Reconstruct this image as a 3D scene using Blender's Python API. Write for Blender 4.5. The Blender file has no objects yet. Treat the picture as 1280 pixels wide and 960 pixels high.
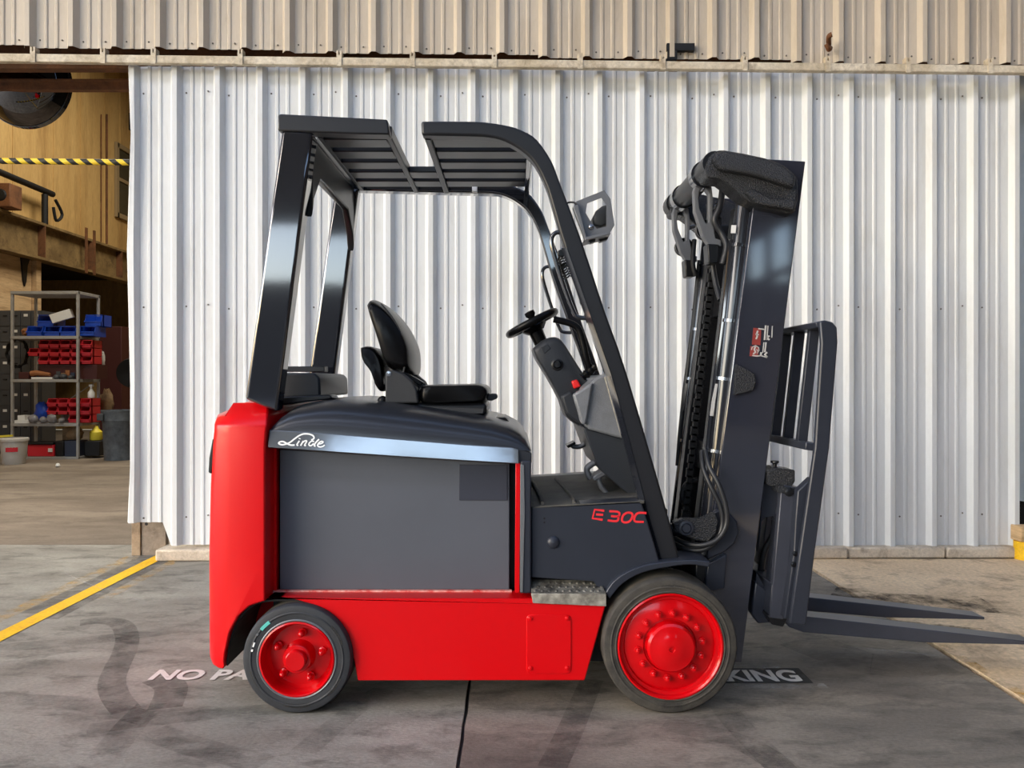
import bpy, bmesh, math, random
from mathutils import Vector, Matrix
random.seed(7)
scene = bpy.context.scene
COL = scene.collection
# ------------------------------------------------------------------ camera, sky, light, exposure
F = 960.0; HZ = 476.0; H = 1.303            # focal length in pixels, horizon row, eye height
cam_d = bpy.data.cameras.new('camera'); cam = bpy.data.objects.new('camera', cam_d); COL.objects.link(cam)
cam_d.sensor_width = 36; cam_d.lens = 27.0; cam_d.shift_y = -4/1280.0
cam.location = (0, 0, H); cam.rotation_euler = (math.pi/2, 0, 0); cam_d.clip_end = 400
scene.camera = cam
world = bpy.data.worlds.new('sky'); scene.world = world; world.use_nodes = True
wn = world.node_tree; wn.nodes.clear()
sky = wn.nodes.new('ShaderNodeTexSky'); sky.sky_type = 'NISHITA'; sky.sun_disc = False
sky.sun_elevation = math.radians(32); sky.sun_rotation = math.radians(235); sky.air_density = 1.0; sky.dust_density = 1.5; sky.ozone_density = 1.0
bg = wn.nodes.new('ShaderNodeBackground'); bg.inputs['Strength'].default_value = 0.55
wo = wn.nodes.new('ShaderNodeOutputWorld')
wn.links.new(sky.outputs[0], bg.inputs[0]); wn.links.new(bg.outputs[0], wo.inputs[0])
def area(name, loc, rot, sx, sy, energy, col):
    l = bpy.data.lights.new(name, 'AREA'); l.shape = 'RECTANGLE'; l.size = sx; l.size_y = sy; l.energy = energy; l.color = col
    o = bpy.data.objects.new(name, l); COL.objects.link(o); o.location = loc; o.rotation_euler = rot
    return o
area('workshop_lamp', (-5.5, 9.0, 8.6), (0, 0, 0), 3.0, 3.0, 300, (1.0, 0.92, 0.78))
area('workshop_lamp', (-5.5, 14.5, 8.6), (0, 0, 0), 3.0, 3.0, 260, (1.0, 0.92, 0.78))
scene.view_settings.view_transform = 'Standard'; scene.view_settings.look = 'None'
scene.view_settings.gamma = 1.0; scene.view_settings.use_curve_mapping = False
scene.view_settings.exposure = 0.58

# ------------------------------------------------------------------ helpers
def PX(px, Y): return (px-640.0)/F*Y
def PZ(py, Y): return H-(py-HZ)/F*Y
def P(px, py, Y): return Vector((PX(px, Y), Y, PZ(py, Y)))
def G(px, py, z=0.0):                       # a floor point
    Y = F*(H-z)/(py-HZ); return Vector((PX(px, Y), Y, z))
def srgb(r, g, b):
    f = lambda c: (c/255/12.92) if c/255 <= .04045 else ((c/255+.055)/1.055)**2.4
    return (f(r), f(g), f(b), 1)
ROOT = {}                                   # origin of each top-level thing
def tag(o, label=None, cat=None, group=None, kind=None):
    if label: o['label'] = label
    if cat: o['category'] = cat
    if group: o['group'] = group
    if kind: o['kind'] = kind
    return o
def empty(name, loc, label=None, cat=None, group=None, kind=None):
    o = bpy.data.objects.new(name, None); COL.objects.link(o); o.location = loc; o.empty_display_size = .1
    ROOT[o] = Vector(loc); return tag(o, label, cat, group, kind)
def link(name, me, mat, parent=None, org=None, smooth=None, bevel=0, seg=2, kind=None):
    if mat is not None and len(me.materials) == 0: me.materials.append(mat)
    o = bpy.data.objects.new(name, me); COL.objects.link(o)
    if parent is not None:
        o.parent = parent; ROOT[o] = ROOT[parent]
    else:
        ROOT[o] = Vector((0, 0, 0))
    if smooth is not None:
        for p in me.polygons: p.use_smooth = True
        if smooth > 0:
            try: me.set_sharp_from_angle(angle=math.radians(smooth))
            except Exception: pass
    if bevel:
        m = o.modifiers.new('bevel', 'BEVEL'); m.width = bevel; m.segments = seg; m.limit_method = 'ANGLE'; m.angle_limit = math.radians(32)
        m.harden_normals = False
        for p in me.polygons: p.use_smooth = True
        try: me.set_sharp_from_angle(angle=math.radians(50))
        except Exception: pass
    if kind: o['kind'] = kind
    return o
def build(name, verts, faces, mat, parent=None, smooth=None, bevel=0, seg=2, kind=None, fix=True):
    """mesh from world-space vertices, made a child of parent"""
    org = ROOT[parent] if parent is not None else Vector((0, 0, 0))
    if parent is None:                      # a thing that is one mesh: origin at the middle of its base
        vs = [Vector(v) for v in verts]
        org = Vector((sum(v.x for v in vs)/len(vs), sum(v.y for v in vs)/len(vs), min(v.z for v in vs)))
    me = bpy.data.meshes.new(name)
    me.from_pydata([tuple(Vector(v)-org) for v in verts], [], faces)
    if fix:
        bm = bmesh.new(); bm.from_mesh(me); bmesh.ops.recalc_face_normals(bm, faces=bm.faces); bm.to_mesh(me); bm.free()
    me.update()
    o = link(name, me, mat, parent, smooth=smooth, bevel=bevel, seg=seg, kind=kind)
    if parent is None: o.location = org; ROOT[o] = org
    return o
class MB:                                   # collects shapes into one mesh
    def __init__(s): s.v = []; s.f = []
    def add(s, v, f):
        n = len(s.v); s.v += [Vector(a) for a in v]; s.f += [tuple(i+n for i in q) for q in f]; return s
    def box(s, x0, x1, y0, y1, z0, z1):
        return s.add([(x0,y0,z0),(x1,y0,z0),(x1,y1,z0),(x0,y1,z0),(x0,y0,z1),(x1,y0,z1),(x1,y1,z1),(x0,y1,z1)],
                     [(0,3,2,1),(4,5,6,7),(0,1,5,4),(1,2,6,5),(2,3,7,6),(3,0,4,7)])
    def prism(s, pts, Y0, Y1):              # pts: (x,z) outline, extruded along Y
        n = len(pts)
        v = [(x, Y0, z) for x, z in pts]+[(x, Y1, z) for x, z in pts]
        f = [tuple(range(n)), tuple(range(2*n-1, n-1, -1))]+[(i, (i+1) % n, n+(i+1) % n, n+i) for i in range(n)]
        return s.add(v, f)
    def strip(s, a, b, Y0, Y1):             # band between two (x,z) polylines of equal length
        n = len(a); v = []
        for (ax, az), (bx, bz) in zip(a, b): v += [(ax, Y0, az), (bx, Y0, bz), (bx, Y1, bz), (ax, Y1, az)]
        f = []
        for i in range(n-1):
            p, q = 4*i, 4*i+4
            f += [(p+k, p+(k+1) % 4, q+(k+1) % 4, q+k) for k in range(4)]
        f += [(3,2,1,0), (4*n-4, 4*n-3, 4*n-2, 4*n-1)]
        return s.add(v, f)
    def bar(s, p, q, w, h, up=(0,0,1)):     # box bar from p to q
        p = Vector(p); q = Vector(q); d = (q-p).normalized(); u = Vector(up); r = d.cross(u).normalized(); u = r.cross(d).normalized()
        v = []
        for c in (p, q): v += [c+r*w/2*a+u*h/2*b for a, b in ((-1,-1),(1,-1),(1,1),(-1,1))]
        return s.add(v, [(0,1,2,3),(7,6,5,4)]+[(i,(i+1)%4,4+(i+1)%4,4+i) for i in range(4)])
    def tube(s, path, r, n=10, smooth=0, cap=True):
        pts = [Vector(p) for p in path]
        if smooth: pts = spline(pts, smooth)
        rs = r if isinstance(r, (list, tuple)) else [r]*len(pts)
        if len(rs) != len(pts): rs = [rs[min(int(i*len(rs)/len(pts)), len(rs)-1)] for i in range(len(pts))]
        v = []; up = None
        for i, p in enumerate(pts):
            t = (pts[min(i+1, len(pts)-1)]-pts[max(i-1, 0)]).normalized()
            if up is None:
                up = Vector((0,0,1)) if abs(t.z) < .9 else Vector((1,0,0))
            a = t.cross(up).normalized(); up = a.cross(t).normalized()
            v += [p+(a*math.cos(2*math.pi*k/n)+up*math.sin(2*math.pi*k/n))*rs[i] for k in range(n)]
        f = [(i*n+k, i*n+(k+1) % n, (i+1)*n+(k+1) % n, (i+1)*n+k) for i in range(len(pts)-1) for k in range(n)]
        if cap: f += [tuple(range(n)), tuple(range(len(v)-1, len(v)-n-1, -1))]
        return s.add(v, f)
    def lathe(s, c, prof, n=48, axis='Y', cap0=False, cap1=False):   # prof: (radius, offset along axis)
        c = Vector(c); v = []; f = []
        for r, t in prof:
            for k in range(n):
                a = 2*math.pi*k/n; x, z = r*math.cos(a), r*math.sin(a)
                v.append(c+(Vector((x, t, z)) if axis == 'Y' else Vector((x, z, t)) if axis == 'Z' else Vector((t, x, z))))
        for i in range(len(prof)-1):
            f += [(i*n+k, i*n+(k+1) % n, (i+1)*n+(k+1) % n, (i+1)*n+k) for k in range(n)]
        if cap0: f.append(tuple(range(n)))
        if cap1: f.append(tuple(range(len(v)-n, len(v))))
        return s.add(v, f)
    def pillow(s, pts, Y0, Y1, r=.04, k=.8, steps=3):   # outline (x,z) extruded with rounded sides
        cx = sum(p[0] for p in pts)/len(pts); cz = sum(p[1] for p in pts)/len(pts); n = len(pts); rings = []
        for i in range(steps+1):
            a = math.pi/2*i/steps; rings.append((Y0+r*(1-math.sin(a)), k+(1-k)*math.sin(a) if False else k+(1-k)*math.sin(a)))
        rings = [(Y0+r*(1-math.cos(math.pi/2*i/steps)), k+(1-k)*math.sin(math.pi/2*i/steps)) for i in range(steps+1)]
        full = rings+[(Y0+Y1-y, q) for y, q in reversed(rings)]
        v = [(cx+(x-cx)*q, y, cz+(z-cz)*q) for y, q in full for x, z in pts]
        f = [(i*n+j, i*n+(j+1) % n, (i+1)*n+(j+1) % n, (i+1)*n+j) for i in range(len(full)-1) for j in range(n)]
        f += [tuple(range(n)), tuple(range(len(v)-1, len(v)-n-1, -1))]
        return s.add(v, f)
    def ribbon(s, path, w, Y, th=.0015, smooth=0):      # flat stroke facing the viewer's side; path: (x,z)
        pts = [Vector((x, 0, z)) for x, z in path]
        if smooth: pts = spline(pts, smooth)
        a = []; b = []
        for i, p in enumerate(pts):
            t = (pts[min(i+1, len(pts)-1)]-pts[max(i-1, 0)]).normalized(); nrm = Vector((-t.z, 0, t.x))
            ww = w(i/(len(pts)-1)) if callable(w) else w
            l = p+nrm*ww/2; r = p-nrm*ww/2; a.append((l.x, l.z)); b.append((r.x, r.z))
        return s.strip(a, b, Y-th, Y)
    def out(s, name, mat, parent=None, **k): return build(name, s.v, s.f, mat, parent, **k)
def spline(pts, m):
    out = []; n = len(pts)
    for i in range(n-1):
        p0, p1, p2, p3 = pts[max(i-1, 0)], pts[i], pts[i+1], pts[min(i+2, n-1)]
        for j in range(m):
            t = j/m
            out.append(.5*((2*p1)+(p2-p0)*t+(2*p0-5*p1+4*p2-p3)*t*t+(3*p1-p0-3*p2+p3)*t**3))
    out.append(pts[-1]); return out
def xz(pts, Y): return [(PX(a, Y), PZ(b, Y)) for a, b in pts]
def smoothxz(pts, Y, m=4, closed=False):
    v = [Vector((a, b, 0)) for a, b in pts]
    if closed: v = v+[v[0]]
    s = spline(v, m)
    if closed: s = s[:-1]
    return xz([(p.x, p.y) for p in s], Y)
YC = 3.58                                   # middle plane of the truck
def mir(Y): return 2*YC-Y
def inst(src, name, parent, loc, rot=None, scale=None):   # another piece sharing src's mesh
    o = src.copy(); o.name = name; COL.objects.link(o); o.parent = parent; ROOT[o] = ROOT[parent] if parent else Vector(loc)
    o.location = loc
    if rot is not None: o.rotation_euler = rot
    if scale is not None: o.scale = scale
    return o

# ------------------------------------------------------------------ materials
def mat(name, col, rough=.5, metal=0, coat=0, bump=0, bscale=60, var=0, vscale=6, col2=None, spec=.5, streak=None, ior=1.45):
    m = bpy.data.materials.new(name); m.use_nodes = True; nt = m.node_tree; b = nt.nodes['Principled BSDF']
    b.inputs['Base Color'].default_value = col; b.inputs['Roughness'].default_value = rough; b.inputs['Metallic'].default_value = metal
    b.inputs['Specular IOR Level'].default_value = spec; b.inputs['IOR'].default_value = ior; b.inputs['Coat Weight'].default_value = coat; b.inputs['Coat Roughness'].default_value = .06
    L = nt.links.new
    if var or bump or col2:
        tc = nt.nodes.new('ShaderNodeTexCoord'); mp = nt.nodes.new('ShaderNodeMapping'); L(tc.outputs['Object'], mp.inputs[0])
        if streak: mp.inputs['Scale'].default_value = streak
    if var or col2:
        nz = nt.nodes.new('ShaderNodeTexNoise'); nz.inputs['Scale'].default_value = vscale; nz.inputs['Detail'].default_value = 6; nz.inputs['Roughness'].default_value = .65
        L(mp.outputs[0], nz.inputs['Vector'])
        rp = nt.nodes.new('ShaderNodeValToRGB'); rp.color_ramp.elements[0].position = .35; rp.color_ramp.elements[1].position = .7
        c2 = col2 or tuple(c*(1-var) for c in col[:3])+(1,)
        rp.color_ramp.elements[0].color = c2; rp.color_ramp.elements[1].color = col
        L(nz.outputs['Fac'], rp.inputs[0]); L(rp.outputs[0], b.inputs['Base Color'])
    if bump:
        n2 = nt.nodes.new('ShaderNodeTexNoise'); n2.inputs['Scale'].default_value = bscale; n2.inputs['Detail'].default_value = 4; L(tc.outputs['Object'], n2.inputs['Vector'])
        bp = nt.nodes.new('ShaderNodeBump'); bp.inputs['Strength'].default_value = bump; bp.inputs['Distance'].default_value = .01
        L(n2.outputs['Fac'], bp.inputs['Height']); L(bp.outputs[0], b.inputs['Normal'])
    return m
M = {}
M['red'] = mat('red_paint', srgb(206, 3, 12), .3, coat=.15, bump=.015, bscale=18, spec=.3)
M['rimred'] = mat('red_wheel_paint', srgb(196, 3, 12), .2, coat=.25, spec=.35)
M['slate'] = mat('slate_paint', srgb(44, 48, 58), .34, bump=.03, bscale=14, var=.12, vscale=4)
M['gloss'] = mat('gloss_black_paint', srgb(28, 30, 36), .06, coat=1, bump=.008, bscale=9, spec=1)
M['mast'] = mat('gloss_slate_paint', srgb(44, 47, 58), .07, coat=.9, bump=.008, bscale=8, spec=.9)
M['black'] = mat('black_paint', srgb(20, 21, 24), .32)
M['matte'] = mat('matte_black', srgb(14, 14, 15), .6)
M['guard'] = mat('satin_black_paint', srgb(31, 32, 36), .36, bump=.02, bscale=120)
M['cyl'] = mat('cylinder_paint', srgb(34, 36, 42), .16, coat=.35)
M['cast'] = mat('textured_cast_paint', srgb(36, 38, 42), .25, bump=.9, bscale=200)
M['panel'] = mat('grey_battery_paint', srgb(84, 88, 97), .5, var=.08, vscale=3, bump=.02, bscale=30)
M['panel2'] = mat('dark_plate_paint', srgb(52, 55, 66), .4)
M['wornred'] = mat('worn_red_edge', srgb(232, 190, 180), .5, col2=srgb(200, 10, 18), vscale=24)
M['dimwhite'] = mat('faded_white_print', srgb(190, 188, 184), .5)
M['hood'] = mat('hood_plastic', srgb(40, 43, 50), .3, coat=.1, var=.1, vscale=3)
M['chromeband'] = mat('gloss_band', srgb(136, 142, 149), .15, metal=.7, bump=.02, bscale=25)
M['dash'] = mat('dash_plastic', srgb(46, 49, 54), .4, spec=.3, bump=.15, bscale=260)
M['dashlight'] = mat('worn_grey_plastic', srgb(122, 125, 130), .33, bump=.2, bscale=260, var=.25, vscale=14)  # lighter grey plastic, brightened further to stand in for facet reflections
M['mat'] = mat('rubber_floor_mat', srgb(92, 90, 84), .75, col2=srgb(62, 62, 60), vscale=9, bump=.2, bscale=140)
M['vinyl'] = mat('black_vinyl', srgb(14, 14, 15), .27, bump=.03, bscale=200, spec=.45, ior=1.28)
M['shell'] = mat('seat_shell_plastic', srgb(58, 59, 61), .5, bump=.1, bscale=200, spec=.3)
M['chrome'] = mat('bare_steel', srgb(150, 152, 156), .2, metal=.9)
M['tyref'] = mat('dusty_rubber', srgb(74, 70, 63), .75, col2=srgb(48, 46, 43), vscale=16, bump=.15, bscale=90)
M['tyrer'] = mat('clean_rubber', srgb(50, 53, 58), .6, col2=srgb(40, 42, 46), vscale=14, bump=.08, bscale=90)
M['tyretread'] = mat('worn_tread', srgb(104, 98, 86), .85, col2=srgb(70, 66, 58), vscale=12)
M['rubber'] = mat('black_hose_rubber', srgb(40, 41, 44), .38)
M['tread'] = mat('worn_step_plate', srgb(148, 144, 132), .5, metal=.3, col2=srgb(60, 58, 54), vscale=22, bump=.2, bscale=80)
M['worn'] = mat('scuffed_steel', srgb(176, 172, 160), .5, metal=.2, col2=srgb(110, 106, 98), vscale=26)  # scuffed step lip; also the painted highlight on the dash
M['white'] = mat('white_print', srgb(238, 238, 236), .5)
M['redprint'] = mat('red_print', srgb(226, 44, 52), .5)
M['pinkprint'] = mat('faded_red_print', srgb(140, 58, 52), .4)
M['redknob'] = mat('red_plastic', srgb(220, 40, 40), .35)
M['teal'] = mat('teal_mark', srgb(90, 190, 180), .6)
M['fork'] = mat('fork_paint', srgb(60, 63, 73), .3, var=.15, vscale=10)
M['lamp'] = mat('lamp_plastic', srgb(54, 56, 58), .45)
M['bracket'] = mat('worn_grey_bracket', srgb(112, 114, 118), .4, metal=.3, bump=.1, bscale=120)
# ------------------------------------------------------------------ setting materials
def surface(name, cols, scales, rough=.8, bump=.3, stretch=(1,1,1), stain=None, metal=0, spec=.4, grain=.23, dk=(.5, .78)):
    """layered noise surface: cols = (base, second, dark)"""
    m = bpy.data.materials.new(name); m.use_nodes = True; nt = m.node_tree; b = nt.nodes['Principled BSDF']; L = nt.links.new; N = nt.nodes.new
    geo = N('ShaderNodeNewGeometry'); mp = N('ShaderNodeMapping'); mp.inputs['Scale'].default_value = stretch; L(geo.outputs['Position'], mp.inputs[0])
    def noise(s, d=6, r=.6, dist=0, vec=mp):
        n = N('ShaderNodeTexNoise'); n.inputs['Scale'].default_value = s; n.inputs['Detail'].default_value = d; n.inputs['Roughness'].default_value = r; n.inputs['Distortion'].default_value = dist
        L(vec.outputs[0], n.inputs['Vector']); return n
    def ramp(src, a, c, ca=(0,0,0,1), cb=(1,1,1,1)):
        r = N('ShaderNodeValToRGB'); r.color_ramp.elements[0].position = a; r.color_ramp.elements[1].position = c
        r.color_ramp.elements[0].color = ca; r.color_ramp.elements[1].color = cb; L(src, r.inputs[0]); return r
    def mix(f, a, c, mode='MIX', fac=None):
        x = N('ShaderNodeMix'); x.data_type = 'RGBA'; x.blend_type = mode
        if f is not None: L(f, x.inputs[0])
        else: x.inputs[0].default_value = fac
        L(a, x.inputs[6]); L(c, x.inputs[7]); return x
    n1 = noise(scales[0], 5, .6, .6); r1 = ramp(n1.outputs['Fac'], .38, .64, cols[1], cols[0])
    n2 = noise(scales[1], 8, .7, .3); r2 = ramp(n2.outputs['Fac'], dk[0], dk[1])
    dc = N('ShaderNodeRGB'); dc.outputs[0].default_value = cols[2]
    x = mix(r2.outputs[0], r1.outputs[0], dc.outputs[0])
    n3 = noise(scales[2], 4, .7); r3 = ramp(n3.outputs['Fac'], .2, .8, (1-grain*1.2,)*3+(1,), (1+grain*.8,)*3+(1,))
    y = mix(None, x.outputs[2], r3.outputs[0], 'MULTIPLY', 1.0)
    L(y.outputs[2], b.inputs['Base Color'])
    b.inputs['Roughness'].default_value = rough; b.inputs['Metallic'].default_value = metal; b.inputs['Specular IOR Level'].default_value = spec
    if bump:
        bp = N('ShaderNodeBump'); bp.inputs['Strength'].default_value = bump; bp.inputs['Distance'].default_value = .01
        L(n3.outputs['Fac'], bp.inputs['Height']); L(bp.outputs[0], b.inputs['Normal'])
    return m
M['conc'] = surface('grey_concrete', (srgb(160,157,146), srgb(134,130,120), srgb(88,86,79)), (1.1, 3.4, 46), .62, .3, (1, 2.2, 1), grain=.3, dk=(.5, .7))
M['conc2'] = surface('dark_concrete', (srgb(156,147,133), srgb(116,109,99), srgb(78,73,66)), (1.0, 3.0, 46), .62, .3, (1, 2.2, 1), grain=.3, dk=(.48, .7))
M['tan'] = surface('dusty_tan_concrete', (srgb(240,216,180), srgb(220,194,158), srgb(140,116,92)), (1.2, 3.4, 40), .85, .4, grain=.3, dk=(.52, .74))
M['dirt'] = surface('brown_shop_floor', (srgb(140,128,112), srgb(112,100,86), srgb(84,74,64)), (.6, 2.0, 30), .75, .3, (1, 2.5, 1))
M['curb'] = surface('rough_curb_concrete', (srgb(224,214,196), srgb(200,186,166), srgb(124,110,94)), (2.0, 7, 60), .9, .8)
M['sheet'] = surface('grey_white_wall_sheet', (srgb(218,221,222), srgb(210,213,213), srgb(194,194,190)), (.8, 1.6, 30), .42, .0, (2.2, 2.2, .5), spec=.5, grain=.04)
M['sheetup'] = surface('beige_wall_sheet', (srgb(204,193,176), srgb(190,178,160), srgb(166,152,130)), (.8, 1.6, 30), .5, .0, (2.2, 2.2, .5), grain=.05)  # beige upper panels, colour browned further for the shade under the roof
M['yellow'] = surface('stained_yellow_wall', (srgb(206,170,108), srgb(192,154,94), srgb(150,114,66)), (.5, 1.4, 20), .8, .1, (1, 2.5, .25))
M['steel'] = surface('rusty_beam', (srgb(150,124,80), srgb(112,90,56), srgb(70,52,34)), (1.6, 5, 30), .7, .3)
M['rust'] = surface('brown_rusty_steel', (srgb(126,82,50), srgb(98,64,40), srgb(60,42,30)), (2.5, 6, 40), .75, .3)
M['track'] = surface('dirty_white_track', (srgb(222,212,192), srgb(196,182,156), srgb(124,104,80)), (3, 8, 40), .6, .1)
M['ply'] = surface('plywood', (srgb(214,182,138), srgb(196,162,118), srgb(150,116,80)), (1, 3, 20), .75, .1, (1, .4, 4))
M['oldwood'] = surface('weathered_timber', (srgb(168,146,118), srgb(140,120,96), srgb(96,80,64)), (3, 9, 40), .8, .3)
M['oldsteel'] = surface('weathered_steel_plate', (srgb(142,130,116), srgb(122,110,96), srgb(88,72,58)), (3, 8, 40), .7, .2)
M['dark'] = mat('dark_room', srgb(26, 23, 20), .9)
M['roof'] = mat('roof_sheet', srgb(124, 116, 106), .7)
M['yellowpaint'] = surface('yellow_line_paint', (srgb(246,198,30), srgb(240,186,24), srgb(214,160,60)), (4, 14, 60), .6, .1)
M['asphalt'] = mat('asphalt', srgb(120, 118, 114), .9, var=.3, vscale=1)
M['far'] = mat('far_wall_paint', srgb(80, 70, 62), .8)
M['screw'] = mat('screw_zinc', srgb(110, 104, 96), .5, metal=.4)
def alpha_mat(name, col, lo, hi, scale, top):
    m = bpy.data.materials.new(name); m.use_nodes = True; nt = m.node_tree; L = nt.links.new; N = nt.nodes.new
    b = nt.nodes['Principled BSDF']; b.inputs['Base Color'].default_value = col; b.inputs['Roughness'].default_value = .7
    geo = N('ShaderNodeNewGeometry'); n = N('ShaderNodeTexNoise'); n.inputs['Scale'].default_value = scale; n.inputs['Detail'].default_value = 8; n.inputs['Roughness'].default_value = .7
    L(geo.outputs['Position'], n.inputs['Vector'])
    r = N('ShaderNodeMapRange'); r.inputs[1].default_value = lo; r.inputs[2].default_value = hi; r.inputs[3].default_value = 0; r.inputs[4].default_value = top
    L(n.outputs['Fac'], r.inputs[0]); L(r.outputs[0], b.inputs['Alpha'])
    return m
M['skid'] = alpha_mat('tyre_rubber_mark', srgb(58, 56, 55), .3, .6, 9, .38)
M['skid2'] = alpha_mat('faint_tyre_mark', srgb(62, 60, 58), .35, .7, 7, .32)
M['overspray'] = alpha_mat('white_overspray', srgb(214, 210, 202), .42, .75, 22, .6)
M['yspray'] = alpha_mat('yellow_overspray', srgb(220, 170, 60), .45, .75, 12, .7)
M['stencil'] = alpha_mat('dark_stencil_patch', srgb(52, 52, 50), .2, .45, 14, .85)
M['letter'] = alpha_mat('white_floor_paint', srgb(226, 222, 214), .25, .42, 26, .95)
M['oil'] = alpha_mat('oil_stain', srgb(58, 46, 36), .42, .62, 6, .8)

# ------------------------------------------------------------------ floor: slabs with open joints
floor = build('floor', *(lambda b: (b.v, b.f))(MB().box(-26, 14, -17.5, 21, -.3, -.035)), M['asphalt'])
floor.location = (0, 0, 0); 
for v in floor.data.vertices: v.co += ROOT[floor]
ROOT[floor] = Vector((0, 0, 0)); tag(floor, kind='structure')
rj = random.Random(3)
def slab(x0, x1, y0, y1, m, jl=0, jr=0, z=0.0):
    L = []; R = []; n = 60 if (jl or jr) else 1
    for i in range(n+1):
        y = y0+(y1-y0)*i/n
        L.append((x0+(rj.uniform(0, jl) if jl else 0), y)); R.append((x1-(rj.uniform(0, jr) if jr else 0), y))
    out = L+R[::-1]; k = len(out)
    v = [(x, y, z) for x, y in out]+[(x, y, -.05) for x, y in out]
    f = [tuple(range(k)), tuple(range(2*k-1, k-1, -1))]+[(i, (i+1) % k, k+(i+1) % k, k+i) for i in range(k)]
    return build('concrete_slab', v, f, m, floor)
JX = -.182; RX = 2.075; TH = 6.10
slab(-26, -6.02, -17, TH, M['conc']); slab(-6.0, JX-.003, -1.0, TH, M['conc'], 0, .006)
slab(JX+.003, RX-.01, -1.0, TH, M['conc2'], .006, .01); slab(RX+.012, 13, -1.0, 5.62, M['tan'], .012, 0)
slab(-6.0, JX-.003, -17, -1.01, M['conc']); slab(JX+.003, RX-.01, -17, -1.01, M['conc']); slab(RX+.012, 13, -17, -1.01, M['conc'])
slab(-26, 13, TH+.02, 20.5, M['dirt'])
g = MB().box(-120, 120, -160, -17.4, -.3, -.04).out('ground', M['asphalt'], None); tag(g, kind='structure')
def flat(path_l, path_r, name, m, z, parent=floor):
    v = []; 
    for a, b in zip(path_l, path_r): v += [Vector((a.x, a.y, z)), Vector((b.x, b.y, z))]
    f = [(2*i, 2*i+1, 2*i+3, 2*i+2) for i in range(len(path_l)-1)]
    o = build(name, v, f, m, parent)
    if o.data.polygons[0].normal.z < 0: o.data.flip_normals()
    return o
def mark(pts, w, m='skid', z=.0016, name='tyre_mark'):
    s = spline([G(*p) for p in pts], 8); l = []; r = []
    for i, p in enumerate(s):
        t = (s[min(i+1, len(s)-1)]-s[max(i-1, 0)]).normalized(); n = Vector((-t.y, t.x, 0)); l.append(p+n*w/2); r.append(p-n*w/2)
    return flat(l, r, name, M[m], z)
mark([(100,779),(127,776),(150,780),(159,795),(156,814),(147,833),(140,852),(144,870),(158,889)], .11)
mark([(196,848),(214,860),(206,886)], .13)
mark([(-30,874),(60,876),(125,884),(190,900)], .11, 'skid2', .0012)
mark([(110,912),(200,900),(320,888),(460,882)], .10, 'skid2', .0014)
mark([(190,915),(250,935),(330,955)], .12, 'skid2', .001)
mark([(740,850),(727,880),(712,915),(690,960)], .10, 'skid', .0018)
mark([(120,960),(165,905),(190,880)], .12, 'skid2', .0022)
mark([(480,862),(440,890),(380,940)], .10, 'skid2', .002)
mark([(1000,800),(1090,830),(1170,826)], .30, 'skid2', .002)
mark([(830,905),(930,930),(1010,985)], .12, 'skid2', .0024)
mark([(905,885),(925,910),(980,965)], .11, 'skid2', .0028)
mark([(300,745),(250,780),(120,800),(-20,812)], .13, 'skid2', .0026)
mark([(1040,742),(1120,752),(1240,756)], .34, 'oil', .003, 'oil_stain')
mark([(1080,776),(1150,782),(1230,790)], .10, 'oil', .0032, 'oil_stain')
# yellow line and its overspray
ya, yb = G(205, 688), G(-40, 826)
yx0, yx1 = -2.69, -2.585
def quad(name, x0, x1, y0, y1, m, z, parent=floor):
    return flat([Vector((x0, y0, 0)), Vector((x0, y1, 0))], [Vector((x1, y0, 0)), Vector((x1, y1, 0))], name, m, z, parent)
quad('yellow_line', -2.655, -2.555, .8, 5.84, M['yellowpaint'], .003)
quad('yellow_overspray', -2.86, -2.76, 3.9, 5.7, M['yspray'], .0012); quad('yellow_overspray', -2.48, -2.40, 4.6, 5.75, M['yspray'], .0012)
quad('masking_mark', -2.76, -2.655, 4.3, 5.8, M['skid'], .0008); quad('masking_mark', -2.555, -2.48, 4.2, 5.7, M['skid'], .0008)
# stencilled words
def words(txt, x0, x1, y0, y1, name):
    c = bpy.data.curves.new(name, 'FONT'); c.body = txt; c.size = 1; c.offset = .034; c.fill_mode = 'BOTH'
    t = bpy.data.objects.new(name, c); COL.objects.link(t); bpy.context.view_layer.update()
    me = bpy.data.meshes.new_from_object(t.evaluated_get(bpy.context.evaluated_depsgraph_get())); bpy.data.objects.remove(t)
    xs = [v.co.x for v in me.vertices]; ys = [v.co.y for v in me.vertices]
    return me, min(xs), max(xs), min(ys), max(ys)
def floor_words(txt, x0, x1, y0, y1):
    me, a, b, c, d = words(txt, x0, x1, y0, y1, 'painted_words')
    for v in me.vertices: v.co = Vector((x0+(v.co.x-a)/(b-a)*(x1-x0), y0+(v.co.y-c)/(d-c)*(y1-y0), .0042))
    me.materials.clear(); o = link('painted_words', me, M['letter'], floor); o['label'] = 'white stencilled words NO PARKING'; return o
floor_words('NO PARKING', G(184,851).x, G(184,851).x+.86, G(0,851).y, G(0,838).y)
floor_words('NO PARKING', G(1004,852).x-.82, G(1004,852).x, G(0,853).y, G(0,838.5).y)
quad('stencil_patch', G(1016,854).x-.42, G(1016,854).x, G(0,855).y, G(0,836).y, M['stencil'], .0034)
quad('white_overspray', .95, 1.34, G(0,862).y, G(0,855).y, M['overspray'], .003); quad('white_overspray', 1.0, 1.22, G(0,836).y, G(0,832).y, M['overspray'], .003)
# thin white scratches and a crack
mark([(80,716),(105,728),(140,741),(175,751)], .014, 'overspray', .0035, 'scratch')
mark([(1050,808),(1120,815),(1185,822)], .012, 'overspray', .0035, 'scratch')
# dusty strip of crumbled concrete along the right joint
mark([(1165,800),(1215,830),(1300,882)], .05, 'yspray', .0036, 'joint_filler')

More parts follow.
